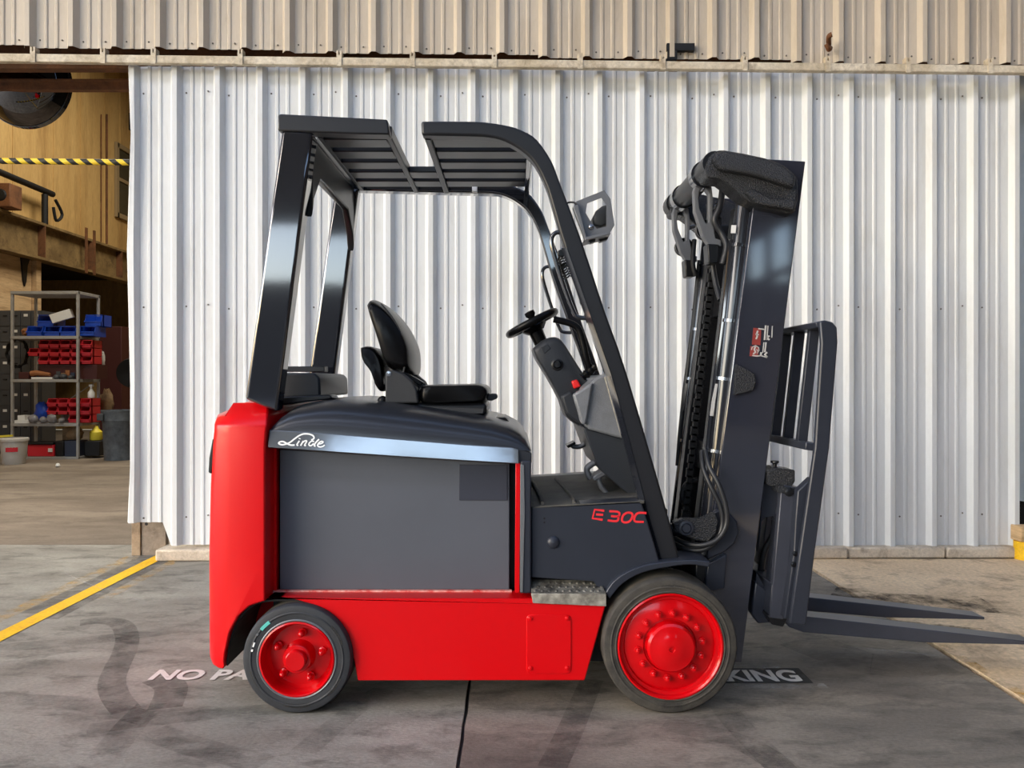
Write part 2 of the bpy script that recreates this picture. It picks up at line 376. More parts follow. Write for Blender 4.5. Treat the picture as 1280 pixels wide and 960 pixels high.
# ------------------------------------------------------------------ corrugated sheets
S = .3095; YAW = math.radians(1.0); CY = 5.66
def wall_y(x): return CY+x*math.tan(YAW)
def profile(n, off=0.0):
    p = []
    for i in range(n):
        b = i*S
        p += [(b, 0), (b+.026, -.042), (b+.058, -.042), (b+.086, 0), (b+.140, 0), (b+.149, -.007), (b+.163, -.007), (b+.172, 0),
              (b+.217, 0), (b+.226, -.007), (b+.240, -.007), (b+.249, 0)]
    p.append((n*S+.012, -.002)); return p
def sheet_mesh(name, n, z0f, z1, bend=None, prof=None):
    pr = prof or profile(n); zs = [0, .12, .3, .6, .85, 1]; v = []; f = []
    for t in zs:
        for x, d in pr:
            z0 = z0f(x); z = z0+(z1-z0)*t
            dx, dy = bend(x, t) if bend else (0, 0)
            v.append((x+dx, d+dy, z))
    k = len(pr)
    for j in range(len(zs)-1):
        f += [(j*k+i, j*k+i+1, (j+1)*k+i+1, (j+1)*k+i) for i in range(k-1)]
    me = bpy.data.meshes.new(name); me.from_pydata(v, [], f); me.update(); return me
def place_sheet(me, parent, x, y, z, m, rz=YAW):
    o = link('metal_sheet', me, m, parent); o.location = Vector((x, y, z))-ROOT[parent]; o.rotation_euler = (0, 0, rz)
    s = o.modifiers.new('thickness', 'SOLIDIFY'); s.thickness = .002; s.offset = 1
    return o
# sliding door: girts behind, sheets in front
d = MB()
for z in (.35, 1.84, 3.35): d.bar((-2.74, wall_y(-2.74)+.05, z), (3.78, wall_y(3.78)+.05, z), .05, .08)
door = d.out('door_1', M['rust'], None); tag(door, kind='structure')
DX0 = -2.803; ZT = 3.60
def left_bottom(x): return .27 if x < .30 else .105
def left_bend(x, t):
    e = max(0, 1-x/.09)
    return (e*(.022*math.sin(t*9)+.01*math.sin(t*23)-.004), -.02*math.sin(t*17)*max(0, 1-x/.14)*.5)
sm_first = sheet_mesh('metal_sheet', 3, left_bottom, ZT-.0, left_bend)
sm_mid = sheet_mesh('metal_sheet', 3, lambda x: .093, ZT)
rr = random.Random(5)
for i in range(7):
    x = DX0+i*3*S*math.cos(YAW); me = sm_first if i == 0 else sm_mid
    place_sheet(me, door, x, wall_y(x)-.0025*(i % 2), -.012 if i > 3 else 0, M['sheet'])
x = DX0+21*S*math.cos(YAW)
sm_last = sheet_mesh('metal_sheet', 1, lambda x: .08, ZT, prof=[(0,0),(.026,-.042),(.058,-.042),(.075,-.012)])
place_sheet(sm_last, door, x, wall_y(x), 0, M['sheet'])
# screws along the girts, in one piece
d = MB()
for zz in (.30, 1.84, 3.40):
    for i in range(21):
        xx = DX0+i*S+.112; d.lathe((xx, wall_y(xx)-.003, zz+.01*math.sin(i*2.3)), [(.0065, 0), (.0065, -.003), (.003, -.006)], 8, cap1=True)
        if i % 3 == 1: d.lathe((xx+.16, wall_y(xx)-.003, zz+.02), [(.0065, 0), (.0065, -.003), (.003, -.006)], 8, cap1=True)
d.out('screw', M['screw'], door, kind='stuff')
# steel and timber stub under the torn corner
e = P(166, 650, 5.74); 
tr = MB().box(PX(166,5.74), PX(177,5.74), 5.72, 5.80, 0, .27).out('trim_1', M['oldwood'], None, bevel=.004); tag(tr, kind='structure')
tr = MB().box(PX(177.5,5.74), PX(208,5.74), 5.73, 5.78, 0, .275).out('trim_2', M['oldsteel'], None, bevel=.003); tag(tr, kind='structure')
MB().lathe((PX(183,5.73), 5.73, .235), [(.012, -.002), (.0, -.003)], 12).out('bolt_hole', M['matte'], tr)
# upper wall
d = MB()
for z in (4.2, 5.2): d.bar((-6.5, wall_y(-6.5)+.10, z), (8, wall_y(8)+.10, z), .05, .1)
up = d.out('wall_back', M['rust'], None); tag(up, kind='structure')
UX0 = -3.478-.042-3*3*S; um = sheet_mesh('metal_sheet', 3, lambda x: 0, 2.6)
for i in range(14):
    x = UX0+i*3*S; px = 640+x*F/5.6; zb = PZ(57+25*px/1280+ (2 if i % 2 else 0), wall_y(x)-.06)
    place_sheet(um, up, x, wall_y(x)-.05-.0025*(i % 2), zb, M['sheetup'])
d = MB()
for i in range(40):
    xx = UX0+i*S+.112
    px = 640+xx*F/5.6; zb = PZ(57+25*px/1280, wall_y(xx)-.06)
    for dx in (0, .16): d.lathe((xx+dx, wall_y(xx)-.053, zb+.045+.008*math.sin(i*3.1+dx*40)), [(.0065, 0), (.0065, -.003), (.003, -.006)], 8, cap1=True)
d.out('screw', M['screw'], up, kind='stuff')
# dark holes and a pipe stub in the upper wall
hb = MB().box(PX(835,5.55), PX(870,5.55), 5.588, 5.64, PZ(60,5.55), PZ(51,5.55)).box(PX(836,5.55), PX(848,5.55), 5.588, 5.64, PZ(71,5.55), PZ(59,5.55))
o = hb.out('rusted_hole', M['matte'], up)
ps = MB().tube([P(1036,56,5.60), P(1036,46,5.52), P(1040,43,5.50)], .018, 10, 3).tube([P(1038,60,5.60), P(1036,62,5.52), P(1033,55,5.50)], .016, 10, 3).out('pipe_stub', M['rust'], up, smooth=40)
# header beam behind the track
hd = MB().box(-8, 8, 5.78, 5.86, 3.655, 4.0).out('trim_3', M['rust'], None); tag(hd, kind='structure')
# sliding-door track with hanger brackets
ta, tb = P(-400, 68.5, 5.50), P(1700, 93, 5.60)
trk = MB().bar(ta, tb, .05, .058).out('door_track', M['track'], None, bevel=.006)
tag(trk, 'long dirty white sliding-door track across the top of the wall', 'track')
br = MB().box(-.018, .018, -.006, .0, -.036, .036).box(-.018, .018, -.006, .06, .036, .042).box(-.018, -.006, -.006, .05, .03, .075).box(.006, .018, -.006, .05, .03, .075)
bm_ = bpy.data.meshes.new('bracket'); bm_.from_pydata([tuple(v) for v in br.v], [], br.f); bm_.materials.append(M['track'])
for px in (-60, 44, 131, 194, 302, 425, 516, 618, 725, 828, 930, 1033, 1133, 1235, 1340):
    t = (px+400)/2100; c = ta.lerp(tb, t); o = link('bracket', bm_, None, trk); o.location = Vector((PX(px, c.y), c.y-.026, c.z))-ROOT[trk]
# wall piece beyond the right end of the door
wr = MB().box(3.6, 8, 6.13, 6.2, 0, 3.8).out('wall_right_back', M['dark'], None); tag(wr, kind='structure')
sm2 = sheet_mesh('metal_sheet', 3, lambda x: .35, 3.8)
for i in range(3): place_sheet(sm2, wr, 3.72+i*3*S, 6.10, 0, M['sheet'], 0)
# concrete curb under the wall
ck = MB(); 
for i in range(9):
    a = -2.58+i*.72; ck = MB().box(a+.004, a+.716, 5.58+rr.uniform(-.008,.008)+a*.017, 5.92+a*.017, 0, .082+rr.uniform(-.003,.003))
    o = ck.out('curb_stone', M['curb'], floor, bevel=.014)
bo = MB().lathe((PX(1284,5.6), 5.62, 0), [(.075, 0), (.075, .13)], 20, 'Z', cap1=True).out('bollard', M['yellowpaint'], None, smooth=40)
MB().box(PX(1274,5.6), PX(1274,5.6)+.16, 5.58, 5.70, .131, .24).out('timber_block', M['ply'], bo, bevel=.006)
tag(bo, 'short yellow post stub with timber block at the right door end', 'post')

# ------------------------------------------------------------------ roof over the yard, open to the left and behind
rf = MB()
for a, b in ((-17, -5.0), (-4.0, -1.6), (-.4, 2.2), (3.4, 6.0)): rf.box(-11, 7.2, a, b, 6.0, 6.06)
for xx in (-11, -6, -1, 4, 7): rf.box(xx, xx+.2, -17, 6, 5.98, 6.1)
ro = rf.out('ceiling', M['roof'], None); tag(ro, kind='structure')
w = MB()                                     # right wall with two tall windows
for a, b in ((-17, -16.7), (-14.95, -14.7), (-12.95, 6.2)): w.box(7, 7.2, a, b, -.05, 6.0)
for a, b in ((-16.7, -14.95), (-14.7, -12.95)): w.box(7, 7.2, a, b, -.05, 2.9).box(7, 7.2, a, b, 5.4, 6.0).box(7, 7.1, a, b, 4.05, 4.25)
w = w.out('wall_right', M['far'], None); tag(w, kind='structure')
w = MB().box(1.6, 7.2, -17.2, -17, -.05, 6.0).out('wall_front', M['far'], None); tag(w, kind='structure')  # unseen wall added to keep out light from the right rear
w = MB().box(-34, 40, -46, -45, -.1, 8.0).out('wall_across_yard', M['far'], None); tag(w, kind='structure')

# ------------------------------------------------------------------ workshop behind the opening
CX = -9.5
def LY(px, X=CX): return X*F/(px-640)            # depth on the left wall plane seen at column px
wl = MB().box(CX-.2, CX, 6.0, 21, 4.0, 9.6).box(CX-.2, CX, 6.0, LY(40), 0, 4.0).box(CX-.2, CX, 20, 21, 0, 4).out('wall_left', M['yellow'], None); tag(wl, kind='structure')
sk = random.Random(11)
for k, yy in enumerate((14.6, 15.9, 16.9, 17.9, 18.6)):                       # vertical seams of the wall boards
    MB().box(CX, CX+.012, yy, yy+.025, 4.4, 9.5).out('batten', M['yellow'], wl)
w = MB().box(-13, 4, 20.6, 20.8, 0, 9.6).out('wall_workshop_back', M['yellow'], None); tag(w, kind='structure')
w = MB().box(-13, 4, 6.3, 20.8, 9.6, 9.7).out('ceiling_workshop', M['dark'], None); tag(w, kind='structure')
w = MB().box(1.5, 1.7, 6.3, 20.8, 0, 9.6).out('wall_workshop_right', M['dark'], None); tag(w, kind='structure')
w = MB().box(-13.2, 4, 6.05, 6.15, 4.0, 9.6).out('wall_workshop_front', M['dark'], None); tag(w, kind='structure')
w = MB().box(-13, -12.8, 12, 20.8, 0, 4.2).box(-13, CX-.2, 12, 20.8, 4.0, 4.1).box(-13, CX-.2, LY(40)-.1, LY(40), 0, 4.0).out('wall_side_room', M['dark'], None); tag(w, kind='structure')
# I-beam along the wall
zb0, zb1 = PZ(316, LY(0)), PZ(267, LY(0))
ib = MB().box(CX+.01, CX+.30, 6.2, 20.5, zb0, zb0+.05).out('trim_4', M['steel'], None); tag(ib, kind='structure')
MB().box(CX+.01, CX+.30, 6.2, 20.5, zb1-.05, zb1).out('flange', M['steel'], ib)
MB().box(CX+.13, CX+.16, 6.2, 20.5, zb0+.05, zb1-.05).out('web', M['steel'], ib)
for px in (53, 112, 150): 
    y = LY(px, CX+.25); MB().box(CX+.16, CX+.30, y, y+.03, zb0+.05, zb1-.05).out('stiffener', M['rust'], ib)
for px in (107, 117):
    y = LY(px, CX+.32); MB().box(CX+.302, CX+.33, y, y+.07, zb0-.05, zb1+.2).out('strap', M['rust'], ib)
# plywood wall panels left of the dark opening
for k in range(3):
    z0 = [0, 1.25, 2.5][k]; MB().box(CX+.002, CX+.03, 10.5, LY(38)-.02, z0+.004, min(z0+1.245, zb0-.005)).out('plywood_panel', M['ply'], wl, bevel=.003)
pj = MB().box(CX-.05, CX+.12, LY(38), LY(44), 0, zb0-.002).out('trim_5', M['ply'], None); tag(pj, kind='structure')
v = []
for xx in (CX+.031, CX+.06): v += [(xx, LY(c[0]), PZ(c[1], LY(c[0]))) for c in ((23,322),(34,323),(31,332),(29.5,352),(27.5,358),(25.5,350))]
hk = MB().add(v, [tuple(range(6)), tuple(range(11, 5, -1))]+[(i, (i+1) % 6, 6+(i+1) % 6, 6+i) for i in range(6)]).out('hanging_strap', M['matte'], wl)
# pipe rail with stanchion on the beam
X1 = CX+.25
pr = MB().tube([(X1, LY(-60, X1), PZ(190, LY(-60, X1))), (X1, LY(66, X1), PZ(243, LY(66, X1)))], .06, 10).out('pipe_rail', M['matte'], None, smooth=40)
tag(pr, 'dark pipe rail sloping on a stanchion above the steel beam', 'rail')
ys = LY(56, X1); MB().tube([(X1, ys, zb1), (X1, ys, PZ(243, ys))], .06, 10).out('stanchion', M['matte'], pr, smooth=40)
MB().tube([(X1+.06, ys+.25, PZ(246,ys)), (X1+.08, ys+.45, PZ(262,ys)), (X1+.06, ys+.28, PZ(272,ys)), (X1+.05, ys+.2, PZ(256,ys))], .03, 8, 4).out('hook', M['matte'], pr, smooth=40)
bxs = MB().box(X1-.1, X1+.25, LY(-5,X1), LY(-5,X1)+.35, zb1+.02, zb1+.45).out('work_lamp', M['rust'], None, bevel=.02); tag(bxs, 'brown box lamp resting on the beam at the left edge', 'lamp')
MB().lathe((X1+.08, LY(-5,X1)-.02, zb1+.23), [(.11, .02), (.09, 0), (0, -.01)], 16).out('lens', M['matte'], bxs)
# window high on the yellow wall
wy0, wy1 = LY(144), LY(144)+2.4; wz1, wz0 = PZ(181, wy0), PZ(268, wy0)
M['glass'] = mat('dark_window_glass', srgb(52, 54, 44), .12); M['winframe'] = mat('window_frame', srgb(150, 130, 96), .6)
wi = MB().box(CX+.001, CX+.03, wy0, wy1, wz0, wz1).out('window_1', M['glass'], None); tag(wi, kind='structure')
fr = MB().box(CX+.01, CX+.07, wy0-.05, wy0+.06, wz0-.06, wz1+.06).box(CX+.01, CX+.07, wy1-.06, wy1+.05, wz0-.06, wz1+.06).box(CX+.01, CX+.07, wy0, wy1, wz1-.05, wz1+.06).box(CX+.01, CX+.07, wy0, wy1, wz0-.06, wz0+.05).out('window_frame', M['winframe'], wi)
MB().box(CX+.01, CX+.06, wy0, wy1, (wz0+wz1)/2, (wz0+wz1)/2+.08).out('sash_bar', M['winframe'], wi)
cd = MB().tube([(CX+.03, LY(132), zb1+.1), (CX+.03, LY(132), PZ(143, LY(132)))], .022, 8).tube([(CX+.03, LY(125), zb1+.1), (CX+.03, LY(125), PZ(143, LY(125)))], .012, 8).out('conduit', M['rust'], wl, smooth=40)
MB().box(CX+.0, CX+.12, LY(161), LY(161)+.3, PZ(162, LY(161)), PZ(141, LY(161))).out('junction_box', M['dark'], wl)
# rusty girt and convex mirror just inside the opening
gt = MB().box(-6.5, -2.6, 6.30, 6.36, PZ(112,6.3), PZ(102,6.3)).box(-6.5, -2.6, 6.25, 6.36, PZ(103,6.3), PZ(101.5,6.3)).out('trim_6', M['rust'], None); tag(gt, kind='structure')
M['mirror'] = mat('smoky_mirror', srgb(90, 88, 88), .03, metal=1.0)
mc = P(33, 105, 6.6); R = 54/F*6.6; prof = []
for k in range(13):
    a = math.radians(78)*k/12; prof.append((R*math.sin(a)/math.sin(math.radians(78)), -.30*(math.cos(a)-math.cos(math.radians(78)))/(1-math.cos(math.radians(78)))))
mi = MB().lathe(mc, prof, 48).out('convex_mirror', M['mirror'], None, smooth=0); tag(mi, 'round smoky convex mirror dome hanging inside the door opening', 'mirror')
MB().lathe(mc, [(R*.99, -.004), (R*1.0, -.012), (R*1.015, -.008), (R*1.015, .04), (R*.9, .05), (0.001, .05)], 48).out('rim', M['gloss'], mi, smooth=30)
MB().tube([mc+Vector((0,.05,0)), mc+Vector((0,.2,.5)), mc+Vector((0,.2,1.2))], .02, 8).out('hanger_rod', M['rust'], mi)
# striped clearance bar
hbar = empty('hazard_bar', P(80, 201, 5.95), 'yellow and black striped clearance bar hung across the door opening', 'bar')
M['hazy'] = mat('hazard_yellow', srgb(240, 205, 50), .5); M['hazk'] = mat('hazard_black', srgb(30, 28, 24), .5)
bx0, bx1 = PX(-60, 5.95), PX(170, 5.95); zz0 = PZ(200.5, 5.95); rb = .024; wst = .055
n_st = int((bx1-bx0)/wst)
for i in range(n_st):
    v = []; f = []; n = 12; xa = bx0+i*wst
    for q in (0, 1):
        for k in range(n):
            a = 2*math.pi*k/n; sh = .5*wst*(math.sin(a)-1)*-1
            v.append((xa+q*wst+sh, 5.95-rb*math.cos(a), zz0-(xa-bx0)*.012+rb*math.sin(a)))
    f = [(k, (k+1) % n, n+(k+1) % n, n+k) for k in range(n)]
    build('stripe', v, f, M['hazy'] if i % 2 else M['hazk'], hbar, smooth=60)
MB().tube([(bx0, 5.95, zz0), (bx1+.05, 5.95, zz0-(bx1-bx0)*.012)], rb*.93, 10).out('core', M['hazk'], hbar, smooth=40)
# ------------------------------------------------------------------ shelf unit and its contents
YSH = 12.8; YSB = 13.43
M['galv'] = mat('grey_shelf_steel', srgb(168, 166, 160), .5, metal=.2, var=.2, vscale=9)
M['bluebin'] = mat('blue_bin_plastic', srgb(24, 72, 178), .4); M['redbin'] = mat('red_bin_plastic', srgb(206, 40, 52), .42); M['paper'] = mat('paper_white', srgb(226, 224, 216), .7)
M['bag'] = mat('clear_bag', srgb(128, 126, 126), .35); M['navy'] = mat('navy_crate', srgb(46, 54, 72), .5); M['can'] = mat('grey_can_plastic', srgb(112, 118, 122), .5, col2=srgb(76, 80, 84), vscale=7)
M['bucket'] = mat('white_bucket_plastic', srgb(206, 200, 190), .5, var=.15, vscale=8); M['cab'] = mat('charcoal_cabinet', srgb(66, 68, 70), .5); M['cloth'] = mat('tan_cloth', srgb(160, 130, 94), .8, var=.4, vscale=14)
M['yellowplastic'] = mat('yellow_plastic', srgb(228, 206, 60), .5); M['darkred'] = mat('dark_red_paint', srgb(66, 26, 22), .6); M['orange'] = mat('brown_wood', srgb(150, 96, 56), .7)
def W(px, py): return P(px, py, YSH)
sh = empty('shelf_unit', (PX(56,13.1), 13.1, 0), 'tall grey steel shelf unit loaded with red and blue bins', 'shelf')
xl, xr = PX(15.5, YSH), PX(97.5, YSH); ztop = PZ(364, YSH)
for x in (xl, xr):
    for y in (YSH, YSB):
        MB().box(x-.02, x+.02, y-.02, y+.02, 0, ztop).out('upright', M['galv'], sh, bevel=.003)
SHZ = {}
for k, py in enumerate((364, 420, 474, 529, 571)):
    z = PZ(py, YSH); SHZ[k] = z
    MB().box(xl-.02, xr+.02, YSH-.025, YSB+.025, z-.05, z).out('shelf', M['galv'], sh, bevel=.004)
MB().bar((xl, YSB+.03, SHZ[3]), (xr, YSB+.03, SHZ[2]), .03, .01).out('brace', M['galv'], sh)
def bin_mesh(w, h, d):                      # open-fronted stacking bin
    t = .008; b = MB()
    b.box(-w/2, w/2, 0, d, 0, t).box(-w/2, -w/2+t, .05, d, 0, h).box(w/2-t, w/2, .05, d, 0, h).box(-w/2, w/2, d-t, d, 0, h).box(-w/2, w/2, 0, t, 0, h*.42)
    b.box(-w/2-.006, w/2+.006, -.012, .006, h*.36, h*.46).box(-w/2, w/2, .03, .05, h*.93, h)
    for s in (-1, 1): b.add([(s*w/2, 0, 0), (s*w/2, .09, 0), (s*w/2, .09, h), (s*w/2, .04, h), (s*w/2, 0, h*.42), (s*(w/2-t), 0, 0), (s*(w/2-t), .09, 0), (s*(w/2-t), .09, h), (s*(w/2-t), .04, h), (s*(w/2-t), 0, h*.42)], [(0,1,2,3,4),(9,8,7,6,5),(0,4,9,5),(4,3,8,9),(3,2,7,8)])
    me = bpy.data.meshes.new('bin'); me.from_pydata([tuple(v) for v in b.v], [], b.f); me.update(); return me
bw, bh = 13.4/F*YSH, 10.3/F*YSH
rb = bin_mesh(bw*.91, bh*.97, .34); rb.materials.append(M['redbin'])
order = ['leftmost', 'second', 'third', 'fourth', 'fifth', 'sixth']
def bin_at(me, px, z, label, group, name, y=YSH+.06):
    o = bpy.data.objects.new(name, me); COL.objects.link(o); o.location = (PX(px, YSH), y, z); tag(o, label, 'bin', group); ROOT[o] = Vector(o.location); return o
# upper bank: bottom row z from shelf 3
zr = SHZ[2]+.25
base = MB().box(PX(44,YSH), PX(117,YSH), YSH+.10, YSH+.44, SHZ[2]+.001, zr-.003).out('cardboard_tray', M['darkred'], None); tag(base, 'dark red tray under the upper bank of red bins', 'tray')
rows = [(0, ['bottom'], [51, 65, 78.5, 92, 105.5]), (1, ['middle'], [38.5, 51.8, 65, 78.5, 92, 105.5]), (2, ['top'], [51.8, 65, 78.5, 92, 105.5])]
for r, nm, cols in rows:
    for k, px in enumerate(cols):
        bin_at(rb, px, zr+r*bh, 'red open-front bin, %s from left in the %s row of the upper shelf bank' % (order[k], nm[0]), 'red bins on the middle shelf', 'red_bin')
zr2 = SHZ[3]+.002
for r, nm, cols in [(0, 'bottom', [89, 103.5]), (1, 'middle', [62, 75.5, 89, 103.5]), (2, 'top', [62, 75.5, 89, 103.5])]:
    for k, px in enumerate(cols):
        bin_at(rb, px, zr2+r*bh, 'red open-front bin, %s from left in the %s row of the lower shelf bank' % (order[k], nm), 'red bins on the fourth shelf', 'red_bin')
bb = bin_mesh(.26, .17, .36); bb.materials.append(M['bluebin'])
for k, px in enumerate((40, 62, 82, 106)):
    bin_at(bb, px, SHZ[1]+.002, 'blue open-front bin, %s from left on the second shelf' % order[k], 'blue bins on the second shelf', 'blue_bin')
bb2 = bin_mesh(.28, .2, .34); bb2.materials.append(M['bluebin'])
bin_at(bb2, 48, SHZ[1]+.175, 'blue bin stacked above the row at the left of the second shelf', 'stacked blue bins', 'blue_bin', YSH+.2)
bin_at(bb2, 108, SHZ[1]+.175, 'blue bin stacked above the row at the right of the second shelf', 'stacked blue bins', 'blue_bin', YSH+.2)
def thing(name, b, m, label, cat, **k): o = b.out(name, M[m], None, **k); return tag(o, label, cat)
def blob(c, r, seed, n=10, amp=.2):
    rr = random.Random(seed); v = []; f = []
    for i in range(n+1):
        th = math.pi*i/n
        for j in range(n*2):
            a = math.pi*j/n; q = 1+rr.uniform(-amp, amp)
            v.append(Vector((c[0]+r[0]*q*math.sin(th)*math.cos(a), c[1]+r[1]*q*math.sin(th)*math.sin(a), max(c[2]+r[2]*q*math.cos(th), c[2]-r[2]*.92))))
    m = n*2; f = [(i*m+j, i*m+(j+1) % m, (i+1)*m+(j+1) % m, (i+1)*m+j) for i in range(n) for j in range(m)]
    return MB().add(v, f)
thing('white_box', MB().box(-.16, .16, -.1, .1, 0, .15), 'paper', 'white carton tipped on the blue bins of the second shelf', 'box', bevel=.005)
o = bpy.data.objects['white_box']; o.location = (PX(73,YSH), YSH+.16, SHZ[1]+.275); o.rotation_euler = (.1, -.35, .3)
thing('tool_bundle', blob((PX(23.5,YSH), YSH+.25, SHZ[1]+.07), (.065, .15, .07), 3), 'orange', 'brown coil of rope on the second shelf beside the blue bins', 'rope', smooth=60)
# middle shelf clutter in front of the red bins
thing('wood_block', MB().box(PX(22,YSH), PX(35,YSH), YSH+.02, YSH+.25, SHZ[2]+.001, SHZ[2]+.12), 'darkred', 'dark red block at the left end of the middle shelf', 'block', bevel=.01)
thing('wooden_mallet', MB().tube([W(38,467)+Vector((0,.02,0)), W(44,466)+Vector((0,.02,0)), W(62,468)+Vector((0,.02,0))], [.045,.045,.025], 10), 'orange', 'brown wooden handle lying on the middle shelf', 'tool', smooth=40)
thing('steel_bar', MB().box(PX(40,YSH), PX(66,YSH), YSH-.02, YSH+.05, SHZ[2]+.001, SHZ[2]+.035), 'paper', 'pale metal bar at the front edge of the middle shelf', 'bar')
for k, (px, w_, h_) in enumerate(((70,.05,.04),(79,.055,.045),(88,.045,.035))):
    thing('steel_part', blob((PX(px,YSH), YSH+.02, SHZ[2]+h_*.93), (w_, .06, h_), 20+k, 6), 'cab', 'small grey machine part, %s from left on the middle shelf edge' % order[k], 'part', smooth=60)
zb_ = SHZ[3]+.004+3*bh
thing('spray_bottle', MB().lathe((PX(106,YSH), YSH+.2, zb_), [(.05,0),(.055,.015),(.055,.09),(.018,.15),(.018,.19),(.04,.195),(.04,.225),(.0,.23)], 14, 'Z'), 'paper', 'white spray bottle standing on the lower bank of red bins', 'bottle', smooth=40)
# small cartons and blocks in front of and under the bins
rq = random.Random(21); cl = ('orange', 'cab', 'paper', 'navy', 'cloth', 'galv', 'darkred')
for k, (px, w_, h_) in enumerate(((69,.05,.13),(75,.045,.10),(80.5,.05,.15),(87,.05,.11))):
    thing('parts_carton', MB().box(PX(px,YSH)-w_/2-.01, PX(px,YSH)+w_/2+.01, YSH+.083, YSH+.098, SHZ[2]+.002, SHZ[2]+.002+h_), cl[(k*3+1) % 7], 'narrow parts carton, %s from left under the upper red bins' % order[k], 'carton', bevel=.004)
for k, (px, w_, h_) in enumerate(((28,.10,.10),(38,.09,.16))):
    thing('shelf_case', MB().box(PX(px,YSH)-w_/2, PX(px,YSH)+w_/2, YSH+.34, YSH+.52, SHZ[2]+.002, SHZ[2]+.002+h_), cl[k+3], ('navy case at the back left of the middle shelf', 'tan case at the back of the middle shelf beside the navy one')[k], 'case', bevel=.006)
for k, (px, w_, h_) in enumerate(((60,.13,.18),(78,.10,.12))):
    thing('tin', MB().lathe((PX(px,YSH), YSH+.50, SHZ[3]+.002), [(w_/2,0),(w_/2,h_),(w_/2*.9,h_+.004),(0,h_+.004)], 16, 'Z', cap0=True), ('galv','navy')[k], ('grey tin behind the plastic bags on the fourth shelf', 'navy tin behind the plastic bags on the fourth shelf')[k], 'tin', smooth=40)
# fourth shelf clutter
thing('paper_stack', MB().box(PX(19,YSH), PX(38,YSH), YSH-.02, YSH+.2, SHZ[3]+.001, SHZ[3]+.05), 'paper', 'cream paper stack at the left end of the fourth shelf', 'paper')
thing('paper_stack', MB().box(PX(22,YSH), PX(31,YSH), YSH+.0, YSH+.15, SHZ[3]+.051, SHZ[3]+.13), 'paper', 'small white box on top of the cream paper stack', 'box')
for k, (px, r_) in enumerate(((43,.09),(55.5,.07),(66,.095),(78,.055))):
    thing('parts_bag', blob((PX(px,YSH), YSH-.03, SHZ[3]+r_*.75), (r_*.85, .055, r_*.8), 40+k, 7), 'bag', 'grey crumpled plastic bag, %s from left on the fourth shelf' % order[k], 'bag', smooth=60)
thing('blue_rag', blob((PX(40,YSH), YSH+.32, SHZ[3]+.17), (.14, .12, .17), 61, 7), 'bluebin', 'dark blue rag behind the plastic bags on the fourth shelf', 'rag', smooth=60)
# bottom shelf
tb = MB().box(PX(33,YSH), PX(66,YSH), YSH+.02, YSH+.28, SHZ[4]+.001, SHZ[4]+.20).out('toolbox', M['redbin'], None, bevel=.015); tag(tb, 'low red toolbox with black lid on the bottom shelf', 'toolbox')
MB().box(PX(33,YSH), PX(66,YSH), YSH+.0, YSH+.29, SHZ[4]+.20, SHZ[4]+.24).out('lid', M['matte'], tb, bevel=.01); MB().box(PX(60,YSH), PX(65,YSH), YSH+.0, YSH+.02, SHZ[4]+.08, SHZ[4]+.14).out('latch', M['paper'], tb)
thing('machine_box', MB().box(PX(67,YSH), PX(78,YSH), YSH+.03, YSH+.3, SHZ[4]+.001, SHZ[4]+.26), 'matte', 'black power unit beside the red toolbox on the bottom shelf', 'machine', bevel=.02)
thing('crate', MB().box(PX(79.5,YSH), PX(95,YSH), YSH+.02, YSH+.36, SHZ[4]+.001, SHZ[4]+.26), 'navy', 'navy blue plastic crate on the bottom shelf by the upright', 'crate', bevel=.008)
thing('rag_heap', blob((PX(86,YSH), YSH+.2, SHZ[4]+.26+.11), (.13, .12, .11), 71, 7), 'cloth', 'tan rag heaped on top of the navy crate', 'rag', smooth=60)
thing('carton', MB().box(PX(64,YSH), PX(78,YSH), YSH+.32, YSH+.55, SHZ[4]+.001, SHZ[4]+.46), 'cloth', 'brown carton standing behind the black power unit', 'carton')
thing('yellow_jug', MB().lathe((PX(108,YSH), YSH+.3, SHZ[4]+.255), [(.09,0),(.10,.02),(.10,.14),(.04,.2),(.03,.24),(0,.24)], 14, 'Z'), 'yellowplastic', 'yellow jug on the black case at the right of the bottom shelf', 'jug', smooth=40)
thing('black_case', MB().box(PX(100,YSH), PX(118,YSH)+.02, YSH+.12, YSH+.5, SHZ[4]+.001, SHZ[4]+.25), 'matte', 'black case under the yellow jug on the bottom shelf', 'case', bevel=.01)
# rubbish can
tc = Vector((PX(141.5,12.5), 12.72, 0)); rcan = .275
can = MB().lathe(tc, [(rcan*.86,0),(rcan*.87,.02),(rcan*.97,.66),(rcan*.985,.665)], 32, 'Z', cap0=True).out('rubbish_can', M['can'], None, smooth=40); tag(can, 'round grey plastic rubbish can right of the shelf unit', 'can')
MB().lathe(tc, [(rcan*.985,.64),(rcan*1.02,.65),(rcan*1.03,.79),(rcan*1.05,.80),(rcan*1.05,.82),(rcan*.99,.82),(rcan*.96,.66),(.01,.60)], 32, 'Z').out('rim_band', M['can'], can, smooth=30)
MB().box(tc.x-.235, tc.x-.13, tc.y-rcan*1.06, tc.y-rcan*.7, .655, .77).out('handle', M['cab'], can, bevel=.01)
thing('tan_bag', blob((xr+.122, 13.47, PZ(503,13.3)), (.11, .07, .22), 81, 9), 'cloth', 'tan cloth bag hanging behind the rubbish can', 'bag', smooth=60)
thing('red_cabinet', MB().box(PX(121,16), PX(152,16), 16, 16.4, 0, PZ(408,16)), 'darkred', 'dark red cabinet far back in the shadows', 'cabinet', bevel=.01)
fbz = PZ(466,14)
fbr = MB().lathe((PX(160,14), 14.1, fbz), [(.0,.0),(.12,-.02),(.25,-.04),(.28,.05),(.25,.14),(.12,.12),(.0,.1)], 24).out('floor_brush', M['matte'], None, smooth=40); tag(fbr, 'black round brush head on a pole by the door edge', 'brush')
